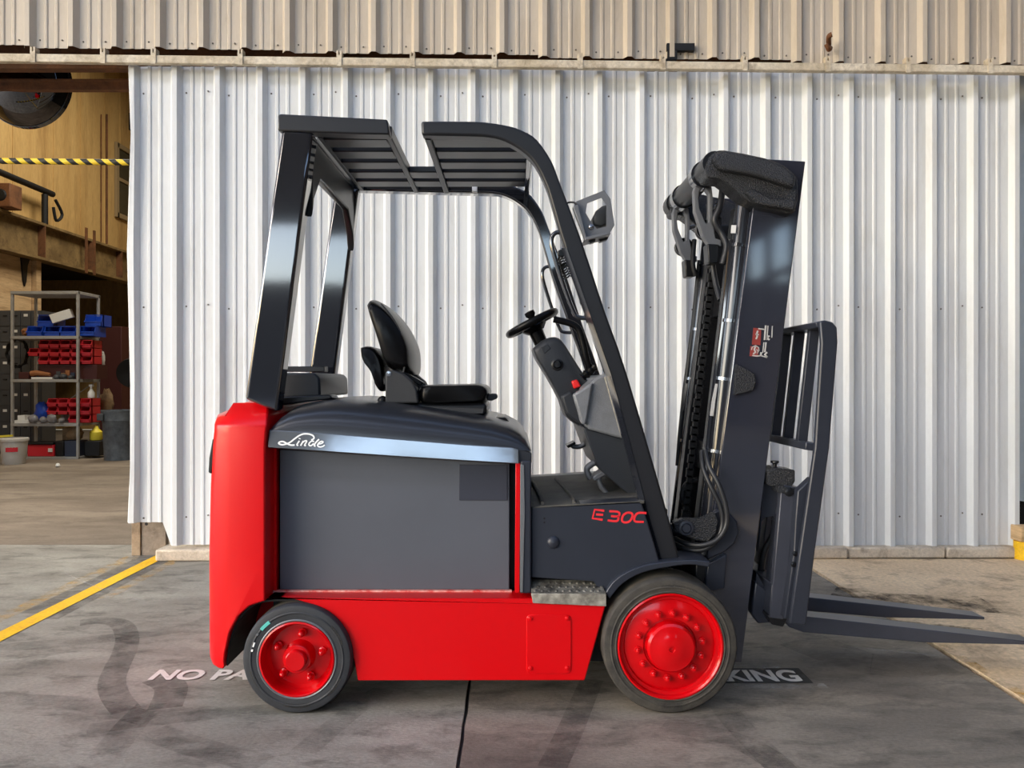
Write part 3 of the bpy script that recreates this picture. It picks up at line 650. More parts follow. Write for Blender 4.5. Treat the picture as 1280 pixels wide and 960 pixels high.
MB().tube([(PX(160,14), 14.16, 0), (PX(160,14), 14.16, fbz-.2)], .03, 8).out('pole', M['matte'], fbr, smooth=40)
thing('work_glove', blob((xr+.068, 13.42, PZ(450,13.2)), (.05, .05, .15), 91, 6), 'paper', 'pale glove hanging right of the red bins', 'glove', smooth=60)
# bucket with red label and a yellow stick
bc = Vector((PX(15,12.0), 12.05, 0)); bk_ = MB().lathe(bc, [(.155,0),(.16,.01),(.19,.36),(.205,.365),(.205,.40),(.19,.41),(.18,.41),(.15,.05),(.01,.04)], 28, 'Z', cap0=True).out('bucket', M['bucket'], None, smooth=30); tag(bk_, 'white plastic bucket with a red label left of the shelf', 'bucket')
b = MB()
for k in range(6):
    a0 = math.radians(-95+k*9); a1 = math.radians(-95+(k+1)*9)
    b.add([(bc.x+.182*math.cos(a), bc.y+.182*math.sin(a), z) for a in (a0, a1) for z in (.20, .27)], [(0,1,3,2)])
b.out('label_patch', M['redbin'], bk_)
thing('yellow_level', MB().bar((PX(-12,12.0), 12.0, .425), (PX(15,12.0), 12.0, .445), .05, .03), 'yellowplastic', 'yellow spirit level lying across the bucket rim', 'level')
thing('paper_ball', blob((G(72,584).x, G(72,584).y, .03), (.035, .035, .03), 5, 5), 'paper', 'crumpled white paper ball on the floor before the shelf', 'litter', smooth=60)
# charcoal drawer cabinets behind the shelf
cb = empty('drawer_cabinet', (PX(22,13.75), 13.95, 0), 'charcoal many-drawer parts cabinet behind the left of the shelf', 'cabinet')
cx0, cx1, cz1 = PX(-14,13.75), PX(51,13.75), PZ(388,13.75)
MB().box(cx0, cx1, 13.78, 14.2, 0, cz1).out('body', M['cab'], cb)
nc, nr = 5, 9
for i in range(nc):
    for j in range(nr):
        a = cx0+(cx1-cx0)*i/nc; z = cz1*j/nr; dw = MB().box(a+.008, a+(cx1-cx0)/nc-.008, 13.765, 13.785, z+.01, z+cz1/nr-.01).out('drawer', M['cab'], cb)
        if (i*3+j*5) % 4 < 2: MB().box(a+.06, a+.13, 13.758, 13.766, z+cz1/nr*.62, z+cz1/nr*.78).out('label_card', M['paper'], dw)
        else: MB().box(a+.06, a+.13, 13.755, 13.766, z+cz1/nr*.62, z+cz1/nr*.70).out('pull', M['matte'], dw)
hc = Vector((PX(12,12.9), 13.1, PZ(441,12.9))); b = MB(); pts = []
for k in range(130):
    a = k*.21; r_ = .175+.012*math.sin(k*1.7); pts.append(hc+Vector((r_*math.cos(a), .03*math.sin(k*.37), r_*1.32*math.sin(a))))
hcoil = thing('hose_coil', MB().tube(pts, .014, 6), 'matte', 'coiled black hose hanging left of the shelf unit', 'hose', smooth=60)
MB().tube([hc+Vector((.06,0,-.2)), hc+Vector((.08,0,-.5))], .012, 6).out('hose_end', M['matte'], hcoil)
# ------------------------------------------------------------------ forklift truck
fl = empty('forklift', (PX(620, 3.2), YC, 0), 'red and slate-grey electric counterbalance forklift with black overhead guard', 'forklift')
def px_prism(name, pts, Y, Y0, Y1, m, parent=fl, both=False, **k):
    b = MB().prism(xz(pts, Y), Y0, Y1)
    o = b.out(name, M[m], parent, **k)
    if both: o2 = MB().prism(xz(pts, Y), mir(Y1), mir(Y0)).out(name, M[m], parent, **k); return o, o2
    return o
def boolean(target, cutters):
    for c in cutters:
        md = target.modifiers.new('cut', 'BOOLEAN'); md.object = c; md.operation = 'DIFFERENCE'; md.solver = 'EXACT'
    bpy.context.view_layer.update()
    me = bpy.data.meshes.new_from_object(target.evaluated_get(bpy.context.evaluated_depsgraph_get()))
    target.modifiers.clear(); target.data = me
    for c in cutters: bpy.data.objects.remove(c)
def cutter(b):
    me = bpy.data.meshes.new('cut'); me.from_pydata([tuple(v-ROOT[fl]) for v in b.v], [], b.f)
    bm = bmesh.new(); bm.from_mesh(me); bmesh.ops.recalc_face_normals(bm, faces=bm.faces); bm.to_mesh(me); bm.free()
    o = bpy.data.objects.new('cut', me); COL.objects.link(o); o.parent = fl; return o
# counterweight: lofted plan rings
def ring(py, left, side, front_in, Yside=3.02, inset=0.0, z=None):
    z = PZ(py, 3.02) if z is None else z
    ys = Yside
    near = [(PX(front_in, 3.13), ys+.11), (PX(side, ys), ys), (PX(side-44, ys), ys), (PX(left+9, 3.05), ys+.022), (PX(left+2.5, 3.08), ys+.055), (PX(left, 3.12), ys+.11), (PX(left, 3.12)-.07, ys+.30)]
    far = [(x, mir(y)) for x, y in reversed(near)]
    return [(x, y, z) for x, y in near+far]
rings = [ring(838, 265, 329, 340), ring(828, 261, 331, 342), ring(700, 260.5, 331, 343), ring(620, 262, 331, 343), ring(560, 264.5, 331, 343), ring(541, 266.5, 332, 344),
         ring(532, 267, 333, 345)]
top = ring(503, 299, 335, 345, 3.15, z=PZ(503, 3.15)); top = [(x, y, z) for x, y, z in top]
mid = ring(521, 267, 334, 345, 3.05, z=PZ(522, 3.05))
rings += [mid, top]
n = len(rings[0]); v = [p for r in rings for p in r]
f = [(i*n+k, i*n+(k+1) % n, (i+1)*n+(k+1) % n, (i+1)*n+k) for i in range(len(rings)-1) for k in range(n)]+[tuple(range(n)), tuple(range(len(v)-n, len(v)))]
cw = build('counterweight', v, f, M['red'], fl)
arch = [(277,850),(278,836),(280,818),(286,792),(297,771),(311,758),(328,752),(346,750),(372,750),(372,900),(277,900)]
boolean(cw, [cutter(MB().prism(xz(arch, 3.02), 2.8, 3.36)), cutter(MB().prism(xz(arch, 3.02), mir(3.36), mir(2.8)))])
for p in cw.data.polygons: p.use_smooth = True
cw.data.set_sharp_from_angle(angle=math.radians(28))
b = cw.modifiers.new('bevel', 'BEVEL'); b.width = .008; b.segments = 2; b.limit_method = 'ANGLE'; b.angle_limit = math.radians(35)
li = [(279.5,834),(280.5,824),(283,806),(290,784),(300,768.5),(314,757),(330,753),(346,752),(372,752)]
for s in (0, 1):
    Y0, Y1 = (3.05, 3.38) if not s else (mir(3.38), mir(3.05))
    MB().strip(smoothxz(li, 3.02, 2), smoothxz([(x+1.5, y+2) for x, y in li], 3.02, 2), Y0, Y1).out('wheel_liner', M['matte'], cw)  # matte strip added to paint the dark inside the wheel arch
px_prism('tail_lamp', [(262,590),(263,572),(267,549),(270,547),(270,570),(266,592)], 3.10, 3.085, 3.20, 'matte', cw, bevel=.004)
# chassis core and wheel-house
MB().box(PX(338,3.2), PX(840,3.2), 3.24, mir(3.24),   .12, .56).box(PX(338,3.2), PX(652,3.2), 3.20, mir(3.20), .44, PZ(556,3.15)).out('chassis', M['matte'], fl)
# red lower side panels with rear wheel cut-out
low = [(333,748),(350,748),(367,749),(385,754),(408,767),(425,783),(437,806),(443,828),(447,851),(731,851),(742,812),(757,757),(758,748)]
for s in (0, 1):
    b = MB().prism(xz(low, 3.03), 3.03, 3.15) if not s else MB().prism(xz(low, 3.03), mir(3.15), mir(3.03))
    sp = b.out('side_panel', M['red'], fl, bevel=.005)
    if not s:
        side = sp
        rc = []                                                  # access cover with rounded corners
        for cx, cy, a0 in ((708,774,-90),(708,836,0),(664,836,90),(664,774,180)):
            for k in range(4):
                a = math.radians(a0+30*k); rc.append((cx+6*math.cos(a), cy+6*math.sin(a)))
        ac = MB().prism(xz(rc, 3.03), 3.0265, 3.031).out('access_cover', M['red'], sp, bevel=.002)
        for c in ((663,773),(709,773),(663,835),(709,835)):
            MB().lathe(P(c[0], c[1], 3.0265), [(.009, 0), (.009, -.004), (.005, -.006)], 12, cap1=True).out('screw', M['red'], ac, smooth=40)
# ledge worn edge
MB().strip(xz([(336,737.3),(640,737.3)], 3.13), xz([(336,740.5),(640,740.5)], 3.13), 3.12, 3.139).out('ledge_lip', M['wornred'], side, bevel=.002)
# battery pack
bt = px_prism('battery', [(349.5,561),(637,579),(637,737.5),(349.5,737.5)], 3.14, 3.14, 3.60, 'panel', bevel=.004)
px_prism('plate', [(574,581),(634,581),(634,625.5),(574,625.5)], 3.135, 3.135, 3.1405, 'panel2', bt, bevel=.001)
# red inner flange and dark pillar
px_prism('flange', [(644.5,577),(650.5,577),(649.5,741),(643.5,741)], 3.05, 3.05, 3.065, 'red', bevel=.002)
pl = px_prism('pillar', [(650.5,576),(664,576),(664,742),(650,742)], 3.04, 3.04, 3.20, 'slate', bevel=.006)
px_prism('edge_trim', [(650.5,581),(655,581),(656,640),(653.5,740),(650,740)], 3.04, 3.036, 3.041, 'bracket', pl, bevel=.001)
# rear end return behind the counterweight, in red
px_prism('flange', [(331,556),(345,556),(345,748),(331,748)], 3.12, 3.125, 3.16, 'red')
# hood lofted along the truck
st = [(339,533),(341,526),(348,516.5),(360,507.5),(371,503.5),(395,499),(419,498),(450,500.5),(481,504),(540,511.5),(584,518),(615,523),(635,529),(648,536),(657,545),(662,556),(664,566)]
v = []; m = 0
for x, yt in st:
    bt_y = 538+(x-339)*23/309; bt_y = min(bt_y, 562); zb = PZ(bt_y+1.5, 3.05); zt = PZ(yt, 3.22)
    Xn = PX(x, 3.07); h = max(zt-zb, .004)
    half = [(3.045, zb), (3.048, zb+h*.25), (3.065, zb+h*.55), (3.11, zb+h*.82), (3.20, zb+h*.97), (3.32, zb+h*1.0), (3.46, zb+h*1.01)]
    sec = half+[(mir(y), z) for y, z in reversed(half)]
    m = len(sec); v += [(Xn, y, z) for y, z in sec]
f = [(i*m+k, i*m+k+1, (i+1)*m+k+1, (i+1)*m+k) for i in range(len(st)-1) for k in range(m-1)]
f += [(i*m+m-1, i*m, (i+1)*m, (i+1)*m+m-1) for i in range(len(st)-1)]+[tuple(range(m)), tuple(range(len(v)-m, len(v)))]
hood = build('hood', v, f, M['hood'], fl, smooth=40)
# hood skirt under the crown, then the bright band
for s in (0, 1):
    Y0, Y1 = (3.05, 3.2) if not s else (mir(3.2), mir(3.05))
    MB().strip(xz([(336,537),(648,560),(657,563),(664.5,566)], 3.05), xz([(334,560),(648,580),(657,580),(664.5,579)], 3.05), Y0, Y1).out('skirt', M['hood'], hood, bevel=.004)
bt0 = [(337,537.5),(378,540),(420,543),(500,549.5),(580,556),(640,559.5),(648,562)]; bt1 = [(335,559),(378,562),(420,565),(500,570.5),(580,575.5),(640,579),(648.5,579.5)]
bdy = [.0165, .0155, .0105, .0075, .0075, .011, .014]          # how far the lower edge stands out: ends twisted, the left one to mirror the dark roof
v = [P(x, y, 3.0445) for x, y in bt0]+[P(x, y, 3.0445-q) for (x, y), q in zip(bt1, bdy)]; nb = len(bt0)
v += [q+Vector((0, .03, 0)) for q in v]; lp = list(range(nb))+list(range(2*nb-1, nb-1, -1))
MB().add(v, [(i, i+1, nb+i+1, nb+i) for i in range(nb-1)]+[(3*nb+i, 3*nb+i+1, 2*nb+i+1, 2*nb+i) for i in range(nb-1)]+[(lp[i], lp[(i+1) % len(lp)], lp[(i+1) % len(lp)]+2*nb, lp[i]+2*nb) for i in range(len(lp))]).out('bright_band', M['chromeband'], hood, bevel=.002, smooth=None)
YB = 3.037
def zoompts(pts, sc, ox, oy, Y): return xz([(ox+a/sc, oy+b/sc) for a, b in pts], Y)
u = .0032
b = MB()
b.ribbon(zoompts([(770,285),(815,255),(795,208),(720,180),(630,178),(550,208),(470,265),(405,318),(340,350),(260,366),(200,345),(215,318),(275,312),(340,345),(410,372),(480,372)], 14.22, 335, 530, YB), u*1.9, YB, smooth=5)
for pts, w in (([(560,298),(520,365),(545,380)], 1.5), ([(565,252),(560,268)], 2.0), ([(628,300),(585,385)], 1.5), ([(605,340),(655,300),(690,305),(655,375),(680,382)], 1.4),
               ([(820,310),(775,305),(735,340),(735,375),(770,383),(815,345)], 1.4), ([(905,272),(850,330),(825,380),(850,392)], 1.6), ([(885,360),(950,345),(980,322),(950,308),(905,335),(885,380),(920,405),(975,398),(1010,372)], 1.4)):
    b.ribbon(zoompts(pts, 14.22, 335, 530, YB), u*w*1.2, YB, smooth=4)
for q in b.v:                                                  # lay the letters on the slanted band
    px = 640+q.x*F/YB; py = HZ-(q.z-H)*F/YB; yt = 537.5+(px-337)*5.5/83; t = (py-yt)/22.0
    dd = .0165+(px-336)/84*(.0105-.0165) if px > 336 else .0165
    q.y += (3.0445-dd*t)-YB-.0012
lg = b.out('lettering', M['white'], hood); lg['label'] = 'white script lettering Linde'
def slant(a0, a1, ya, yb, th=.004):          # strip between two edges at different depths
    v = []
    for (x, y) in a0: v.append(P(x, y, ya))
    for (x, y) in a1: v.append(P(x, y, yb))
    n = len(a0); f = [(i, i+1, n+i+1, n+i) for i in range(n-1)]
    back = [q+Vector((0, .03, 0)) for q in v]; k = len(v)
    fb = [(n+i+k, n+i+1+k, i+1+k, i+k) for i in range(n-1)]
    loop = list(range(n))+list(range(2*n-1, n-1, -1)); fs = [(loop[i], loop[(i+1) % len(loop)], loop[(i+1) % len(loop)]+k, loop[i]+k) for i in range(len(loop))]
    return MB().add(v+back, f+fb+fs)
# cowl side, floor and step
cowl = px_prism('cowl', [(664,634),(690,632),(760,628),(801,626),(806,640),(826,707),(815,712),(790,719),(770,731),(760,744),(752,742),(742,727),(664,722)], 3.06, 3.06, 3.16, 'slate', bevel=.005)
MB().prism(xz([(664,634),(806,625),(830,640),(850,706),(815,712),(790,719),(770,731),(760,744),(742,727),(664,722)], 3.06), mir(3.16), mir(3.06)).out('cowl', M['slate'], fl, bevel=.005)
MB().box(PX(664,3.1), PX(838,3.1), 3.16, mir(3.16), .50, PZ(640,3.1)).out('front_bulkhead', M['matte'], fl)
red = MB(); 
for pts in ([(360,190),(190,170),(150,325),(330,350)], [(215,255),(340,262)], [(450,200),(590,207),(632,245),(600,288),(480,285)], [(600,288),(612,335),(570,376),(420,360)],
            [(770,222),(845,232),(862,285),(822,365),(765,395),(695,390),(672,345),(700,268),(770,222)], [(1108,232),(985,226),(925,258),(893,325),(915,382),(1062,388)]):
    red.ribbon(zoompts(pts, 14.22, 730, 625, 3.06), .0085, 3.0595, th=.0012, smooth=0 if pts[0][0] in (360, 215) else 3)
lg = red.out('lettering', M['redprint'], cowl); lg['label'] = 'red outline lettering E 30C'
MB().lathe(P(691.5,678,3.06), [(.026, .0), (.024, -.006), (.015, -.012), (0.001, -.014)], 20).out('plug', M['slate'], cowl, smooth=50)
for yy in (648, 653): MB().lathe(P(680.5,yy,3.06), [(.004, -.0005), (.0, -.001)], 8).out('hole', M['matte'], cowl)
# tread-plate step
stp = MB().prism(xz([(664,741),(757.5,741.5),(757.5,757),(666,753)], 3.03), 3.018, 3.032).out('step_lip', M['worn'], fl, bevel=.002)
sp = MB().add([P(664,741.5,3.02), P(757.5,741.5,3.02), P(750,726,3.10), P(664,724,3.10)], [(0,1,2,3)]); 
q = [a-Vector((0,0,.01)) for a in sp.v]; sp.add(sp.v+q, [(0,4,5,1),(1,5,6,2),(2,6,7,3),(3,7,4,0),(7,6,5,4)])
stp2 = sp.out('step', M['tread'], fl)
b = MB()
for r_ in range(3):
    for k in range(10):
        c = P(669+k*8.8+(r_ % 2)*4, 739-r_*5, 3.035+r_*.025); b.lathe(c+Vector((0,0,.001)), [(.009, -.004), (.006, .003), (0.001, .004)], 8, 'Z')
b.out('studs', M['tread'], stp2, smooth=60, kind='stuff')
# floor mat
fm = MB().add([P(664,633,3.06), P(806,626,3.06), (PX(806,3.06), 4.0, PZ(626,3.06)), (PX(664,3.06), 4.0, PZ(633,3.06))], [(0,1,2,3)])
q = [a-Vector((0,0,.012)) for a in fm.v]; fm.add(fm.v+q, [(0,4,5,1),(1,5,6,2),(2,6,7,3),(3,7,4,0),(7,6,5,4)])
fmo = fm.out('floor_mat', M['mat'], fl, bevel=.004)
for xx in (676, 716):
    MB().tube([P(xx+2,630,3.08)+Vector((0,0,.002)), P(xx,622,3.2)+Vector((0,0,.0)), (PX(xx-2,3.1), 3.5, PZ(630.5,3.06)+.002), (PX(xx-8,3.1), 3.85, PZ(630.5,3.06)+.002)], .008, 8, 4).out('rib', M['mat'], fmo, smooth=50)
# fender lip over the front wheel
fa = [(757,741),(762,733),(770,724),(785,714.5),(805,707),(830,702.5),(862,700),(888,702)]; fb = [(762,749),(768,741),(776,732),(790,722),(808,714.5),(832,709.5),(862,706),(886,709)]
for s in (0, 1):
    Y0, Y1 = (3.03, 3.20) if not s else (mir(3.20), mir(3.03))
    MB().strip(smoothxz(fa, 3.03), smoothxz(fb, 3.03), Y0, Y1).out('fender', M['slate'], fl, bevel=.004)
# ---- wheels
def wheel(name, c, r, rim, w, kind, far=False):
    d = 1 if not far else -1
    t = MB().lathe(c, [(rim, d*.012), (rim+.004, d*.002), (rim+.02, 0), (r-.02, 0), (r-.008, d*.003), (r-.002, d*.010), (r, d*.03), (r, d*(w-.03)), (r-.02, d*w), (rim, d*w)], 72)
    tyre = t.out(name, M['tyref' if kind == 'front' else 'tyrer'], fl, smooth=35)
    g = MB().lathe(c, [(r-.0295, -d*.0005), (r-.032, -d*.003), (r-.036, -d*.003), (r-.0385, -d*.0005)], 72)
    g.out('sidewall_ring', M['tyref' if kind == 'front' else 'tyrer'], tyre, smooth=60)
    MB().lathe(c, [(r+.0006, d*.035), (r+.0006, d*(w-.04))], 72).out('tread', M['tyretread'], tyre, smooth=60)
    MB().lathe(c, [(rim+.001, -d*.001), (rim+.006, -d*.004), (rim+.010, -d*.001)], 72).out('bead_ring', M['bracket' if kind == 'rear' else 'tyref'], tyre, smooth=60)
    if kind == 'front':
        pr = [(rim, d*.02), (rim, -d*.004), (rim-.006, -d*.006), (rim-.012, d*.0), (rim-.014, d*.012), (rim-.026, d*.014), (rim-.030, d*.022), (rim-.034, d*.020), (.105, d*.012), (.101, d*.02), (.097, d*.02), (.094, -d*.02), (.086, -d*.03), (.05, -d*.034), (.046, -d*.036), (.012, -d*.036), (.010, -d*.030), (0.001, -d*.03)]
    else:
        pr = [(rim, d*.02), (rim, -d*.004), (rim-.006, -d*.006), (rim-.011, d*.0), (rim-.018, d*.045), (rim-.028, d*.055), (.062, d*.05), (.057, d*.04), (.055, d*.0), (.052, -d*.004), (.042, -d*.004), (.040, -d*.022), (.036, -d*.026), (.03, -d*.026), (.0, -d*.025)]
    ri = MB().lathe(c, pr, 72).out('rim', M['rimred'], tyre, smooth=32)
    nn, rr_, off, nr = (14, .128, .012, .0112) if kind == 'front' else (5, .092, .048, .0125)
    for k in range(nn):
        a = 2*math.pi*k/nn+(.14 if kind == 'front' else math.radians(83)); cc = Vector(c)+Vector((rr_*math.cos(a), d*off, rr_*math.sin(a)))
        pf = [(nr*1.45, 0), (nr*1.45, -d*.004), (nr, -d*.005), (nr, -d*.016), (nr*.55, -d*.018), (nr*.5, -d*.026), (0.0005, -d*.027)] if kind == 'front' else [(nr*1.4, 0), (nr*1.4, -d*.008), (nr, -d*.012), (nr, -d*.03), (nr*.6, -d*.036), (0.0005, -d*.038)]
        MB().lathe(cc, pf, 8).out('nut', M['rimred'], ri, smooth=40)
    return tyre
fc = P(838, 808, 3.0); rc_ = P(371, 825, 3.0)
wheel('wheel', Vector((fc.x, 3.0, .2655)), .2655, .207, .21, 'front'); wheel('wheel', Vector((fc.x, mir(3.0), .2655)), .2655, .207, .21, 'front', True)
tr_ = wheel('wheel', Vector((rc_.x, 3.0, .2150)), .2150, .147, .17, 'rear'); wheel('wheel', Vector((rc_.x, mir(3.0), .2150)), .2150, .147, .17, 'rear', True)
def arcmark(a0, a1, r0, r1, m, name):
    n = 6; A = []; B = []
    for k in range(n+1):
        a = math.radians(a0+(a1-a0)*k/n); A.append((rc_.x+r0*math.cos(a), .215+r0*math.sin(a))); B.append((rc_.x+r1*math.cos(a), .215+r1*math.sin(a)))
    MB().strip(A, B, 2.9965, 3.0005).out(name, M[m], tr_)
arcmark(140, 126, .174, .187, 'teal', 'chalk_mark'); arcmark(149, 146, .178, .186, 'bracket', 'chalk_mark'); arcmark(164, 158, .174, .180, 'white', 'chalk_mark'); arcmark(170, 167, .174, .181, 'white', 'chalk_mark')
# raised sidewall letters, too small to pick apart
b = MB(); tl = random.Random(4)
for c, R0, R1, spans, x0, zc in ((fc, .226, .240, ((62,98),(262,285)), fc.x, .2655), (rc_, .176, .190, ((18,44),(195,215),(255,285),(312,335)), rc_.x, .215)):
    for a0, a1 in spans:
        a = a0
        while a < a1:
            aw = tl.uniform(1.6, 2.6)
            for q in (0, aw*.6):
                aa = math.radians(a+q); p = [(x0+R0*math.cos(aa), zc+R0*math.sin(aa)), (x0+R1*math.cos(aa), zc+R1*math.sin(aa))]
                e = math.radians(.6); p2 = [(x0+R0*math.cos(aa+e), zc+R0*math.sin(aa+e)), (x0+R1*math.cos(aa+e), zc+R1*math.sin(aa+e))]
                b.strip(p, p2, 2.9975, 3.001)
            a += aw+1.2
b.out('sidewall_relief', M['tyref'], tr_, kind='stuff')
# ---- overhead guard
og = []
RL, RR = PX(347,3.08), PX(485.5,3.08)
guard = px_prism('overhead_guard', [(347,143.5),(351,142),(484,149),(487,168),(440,167),(347,163)], 3.07, 3.07, 3.14, 'guard', bevel=.006)
MB().prism(xz([(347,143.5),(351,142),(620,152),(620,170),(347,163)], 3.07), mir(3.14), mir(3.07)).out('far_rail', M['gloss'], guard, bevel=.008)
post = [(352,162),(391,164),(346,515),(306,499)]
b = MB().prism(xz(post, 3.08), 3.08, 3.165); b.out('rear_post', M['gloss'], guard, bevel=.012, seg=3)
MB().prism(xz(post, 3.08), mir(3.165), mir(3.08)).out('rear_post', M['gloss'], guard, bevel=.016, seg=3)
# gusseted beam between the rear posts
zt, zm, zl = PZ(164,3.08), PZ(207,3.08), PZ(235,3.08); xa, xb = PX(384,3.08), PX(392,3.08)
v = [(xa, 3.165, zt), (xa, mir(3.165), zt), (xa, mir(3.165), zl-.10), (xa, mir(3.19), zl-.02), (xa, mir(3.30), zm), (xa, 3.30, zm), (xa, 3.19, zl-.02), (xa, 3.165, zl-.10)]
k = len(v); v += [(xb-.06, y, z) for _, y, z in v] ; 
MB().add(v, [tuple(range(k)), tuple(range(2*k-1, k-1, -1))]+[(i, (i+1) % k, k+(i+1) % k, k+i) for i in range(k)]).out('rear_beam', M['black'], guard, bevel=.006)
MB().bar((PX(367,3.08), 3.14, PZ(153,3.08)), (PX(367,3.08), mir(3.14), PZ(153,3.08)), .10, .055).out('crossbar', M['guard'], guard, bevel=.006)
MB().bar((PX(395,3.08), 3.14, PZ(160,3.08)), (PX(395,3.08), mir(3.14), PZ(160,3.08)), .02, .04).out('crossbar', M['guard'], guard, bevel=.004)
MB().bar((PX(483.5,3.08), 3.13, PZ(160,3.08)), (PX(483.5,3.08), mir(3.13), PZ(161,3.08)), .024, .05).out('crossbar', M['guard'], guard, bevel=.004)
MB().bar((PX(533,3.08), 3.13, PZ(162,3.08)), (PX(533,3.08), mir(3.13), PZ(162,3.08)), .026, .05).out('crossbar', M['guard'], guard, bevel=.004)
MB().bar((.078, 3.16, PZ(168,3.08)), (.078, mir(3.16), PZ(168,3.08)), .03, .04).out('crossbar', M['gloss'], guard, bevel=.01, seg=3)
zs = PZ(161, 3.08)
for k, yy in enumerate((3.21, 3.375, 3.54, 3.705, 3.87)):
    MB().box(PX(398,3.08), PX(480,3.08), yy-.055, yy+.055, zs-.020, zs+.010).out('slat', M['black'], guard, bevel=.005)
    MB().box(PX(537,3.08), .066, yy-.055, yy+.055, zs-.020, zs+.010).out('slat', M['black'], guard, bevel=.005)
    if k in (3, 4): MB().box(PX(487,3.08), PX(529,3.08), yy-.055, yy+.055, zs-.020, zs+.010).out('slat', M['black'], guard, bevel=.005)
MB().box(PX(590,3.98), PX(596.5,3.98), 3.985, 4.01, zs-.03, zs+.005).out('clip', M['white'], guard, bevel=.003)
inn = [(527,168.5),(585,169.5),(611,171),(631,176),(652,188),(669,205),(683,233),(691,259),(706,310),(734,390),(762,470),(803,625),(827,706)]
outr = [(526,151),(575,151),(605,152),(637,157),(655,163.5),(671,174),(689,200),(700,228),(727,310-10),(756,388),(784,468),(829,622),(851,704)]
for s in (0, 1):
    Y0, Y1 = (3.08, 3.15) if not s else (mir(3.15), mir(3.08))
    MB().strip(smoothxz(outr, 3.08, 3), smoothxz(inn, 3.08, 3), Y0, Y1).out('front_pillar', M['guard' if not s else 'gloss'], guard, bevel=.01, seg=3)
# bright inner chamfer of the near pillar
ia = [(706,310),(720,350),(734,390),(748,430),(762,470),(783,548),(803,625),(826,704)]
slant([(x+2.5, y) for x, y in ia], [(x-4.5, y) for x, y in ia], 3.076, 3.097).out('pillar_channel', M['gloss'], guard)
# grab handles
for s in (0, 1):
    path = [(703,289),(694,291),(689.5,299),(692,316),(705,357),(717,389),(724,396.5),(741,397)]
    yy = 3.11 if not s else mir(3.11)
    q = [Vector((PX(a,3.10), yy-(0 if s else 0), PZ(b_,3.10))) for a, b_ in path]
    MB().tube(q, .0095, 8, 4).out('grab_handle', M['gloss'], guard, smooth=60)
# lamp bracket and work lamp on the near pillar
br = px_prism('lamp_bracket', [(716,259),(721,250),(756,236),(764,247),(769,280),(762,292),(731,299),(725,283)], 3.08, 3.10, 3.106, 'bracket', guard, bevel=.002)
boolean(br, [cutter(MB().prism(xz([(734,254),(752,247),(758,256),(758,283),(746,286),(739,278),(732,266)], 3.10), 2.9, 3.3))])
px_prism('bracket_flange', [(716,259),(722,256),(733,297),(731,299)], 3.08, 3.07, 3.11, 'bracket', guard, bevel=.002)
px_prism('bracket_foot', [(731,297),(762,290),(763,293),(731,301)], 3.08, 3.07, 3.20, 'bracket', guard, bevel=.002)
b = MB().pillow(xz([(739,275),(744,265),(752,259),(760,257),(762,272),(760,282),(750,286),(740,284)], 3.16), 3.12, 3.26, .03, .8)
b.out('work_lamp', M['lamp'], guard, smooth=50)
px_prism('lamp_base', [(734,299),(745,296),(744,302),(738,304)], 3.1, 3.10, 3.14, 'black', guard, bevel=.003); px_prism('lamp_base', [(748,296),(763,292),(761,297),(752,300)], 3.1, 3.14, 3.18, 'black', guard, bevel=.003)
MB().lathe(P(738.5,284,3.10), [(.011, 0), (.011, -.004), (.006, -.008), (0, -.008)], 12).out('bolt', M['chrome'], br, smooth=40)
MB().tube([P(706,262,3.10), P(709,254,3.10), P(717,253,3.09), P(722,257,3.08)], .004, 6, 4).out('cable', M['matte'], guard, smooth=60)
coil = []
for k in range(40): a = k*.9; coil.append(P(702+9*math.cos(a)*.6+k*.16, 325+k*.42+7*math.sin(a), 3.16+.02*math.cos(a*1.3)))
MB().tube(coil, .0035, 6, 2).out('coiled_cable', M['matte'], guard, smooth=60)
px_prism('switch_box', [(697,314),(706,309),(710,316),(704,322),(697,320)], 3.15, 3.14, 3.18, 'black', guard, bevel=.004)
# ---- seat
def zs8(pts): return [(420+a/5.333, 360+b_/5.333) for a, b_ in pts]
seat = px_prism('seat', zs8([(330,765),(985,768),(1005,778),(1006,842),(960,850),(700,845),(480,812),(340,800)]), 3.34, 3.34, 3.82, 'black', bevel=.012)
MB().pillow(smoothxz(zs8([(545,668),(600,646),(780,642),(940,640),(995,655),(1018,690),(1012,730),(985,758),(800,768),(560,768)]), 3.33, 3, True), 3.32, 3.84, .10, .82, 5).out('seat_cushion', M['vinyl'], seat, smooth=50)
MB().pillow(smoothxz(zs8([(183,88),(205,60),(245,64),(320,112),(400,200),(460,300),(498,400),(507,500),(495,580),(430,572),(345,545),(305,480),(262,340),(205,170)]), 3.36, 3, True), 3.34, 3.82, .2, .70, 8).out('backrest', M['vinyl'], seat, smooth=60)
# piping seam on the backrest
MB().tube([P(*zs8([c])[0], 3.345+i*.002) for i, c in enumerate([(300,105),(370,190),(425,290),(455,400),(460,500),(450,560)])], .004, 6, 4).out('piping', M['shell'], seat, smooth=60)
MB().pillow(smoothxz(zs8([(158,395),(200,385),(245,398),(285,450),(308,520),(318,600),(322,675),(290,690),(262,650),(230,560),(185,500),(163,450)]), 3.38, 2, True), 3.37, 3.79, .05, .8).out('document_pouch', M['vinyl'], seat, smooth=50)
px_prism('side_shell', zs8([(330,570),(345,550),(385,548),(450,572),(510,622),(540,680),(552,768),(330,770)]), 3.32, 3.31, 3.40, 'shell', seat, bevel=.012, seg=3)
px_prism('side_shell', zs8([(330,570),(345,550),(385,548),(450,572),(510,622),(540,680),(552,768),(330,770)]), 3.32, mir(3.40), mir(3.31), 'shell', seat, bevel=.012, seg=3)
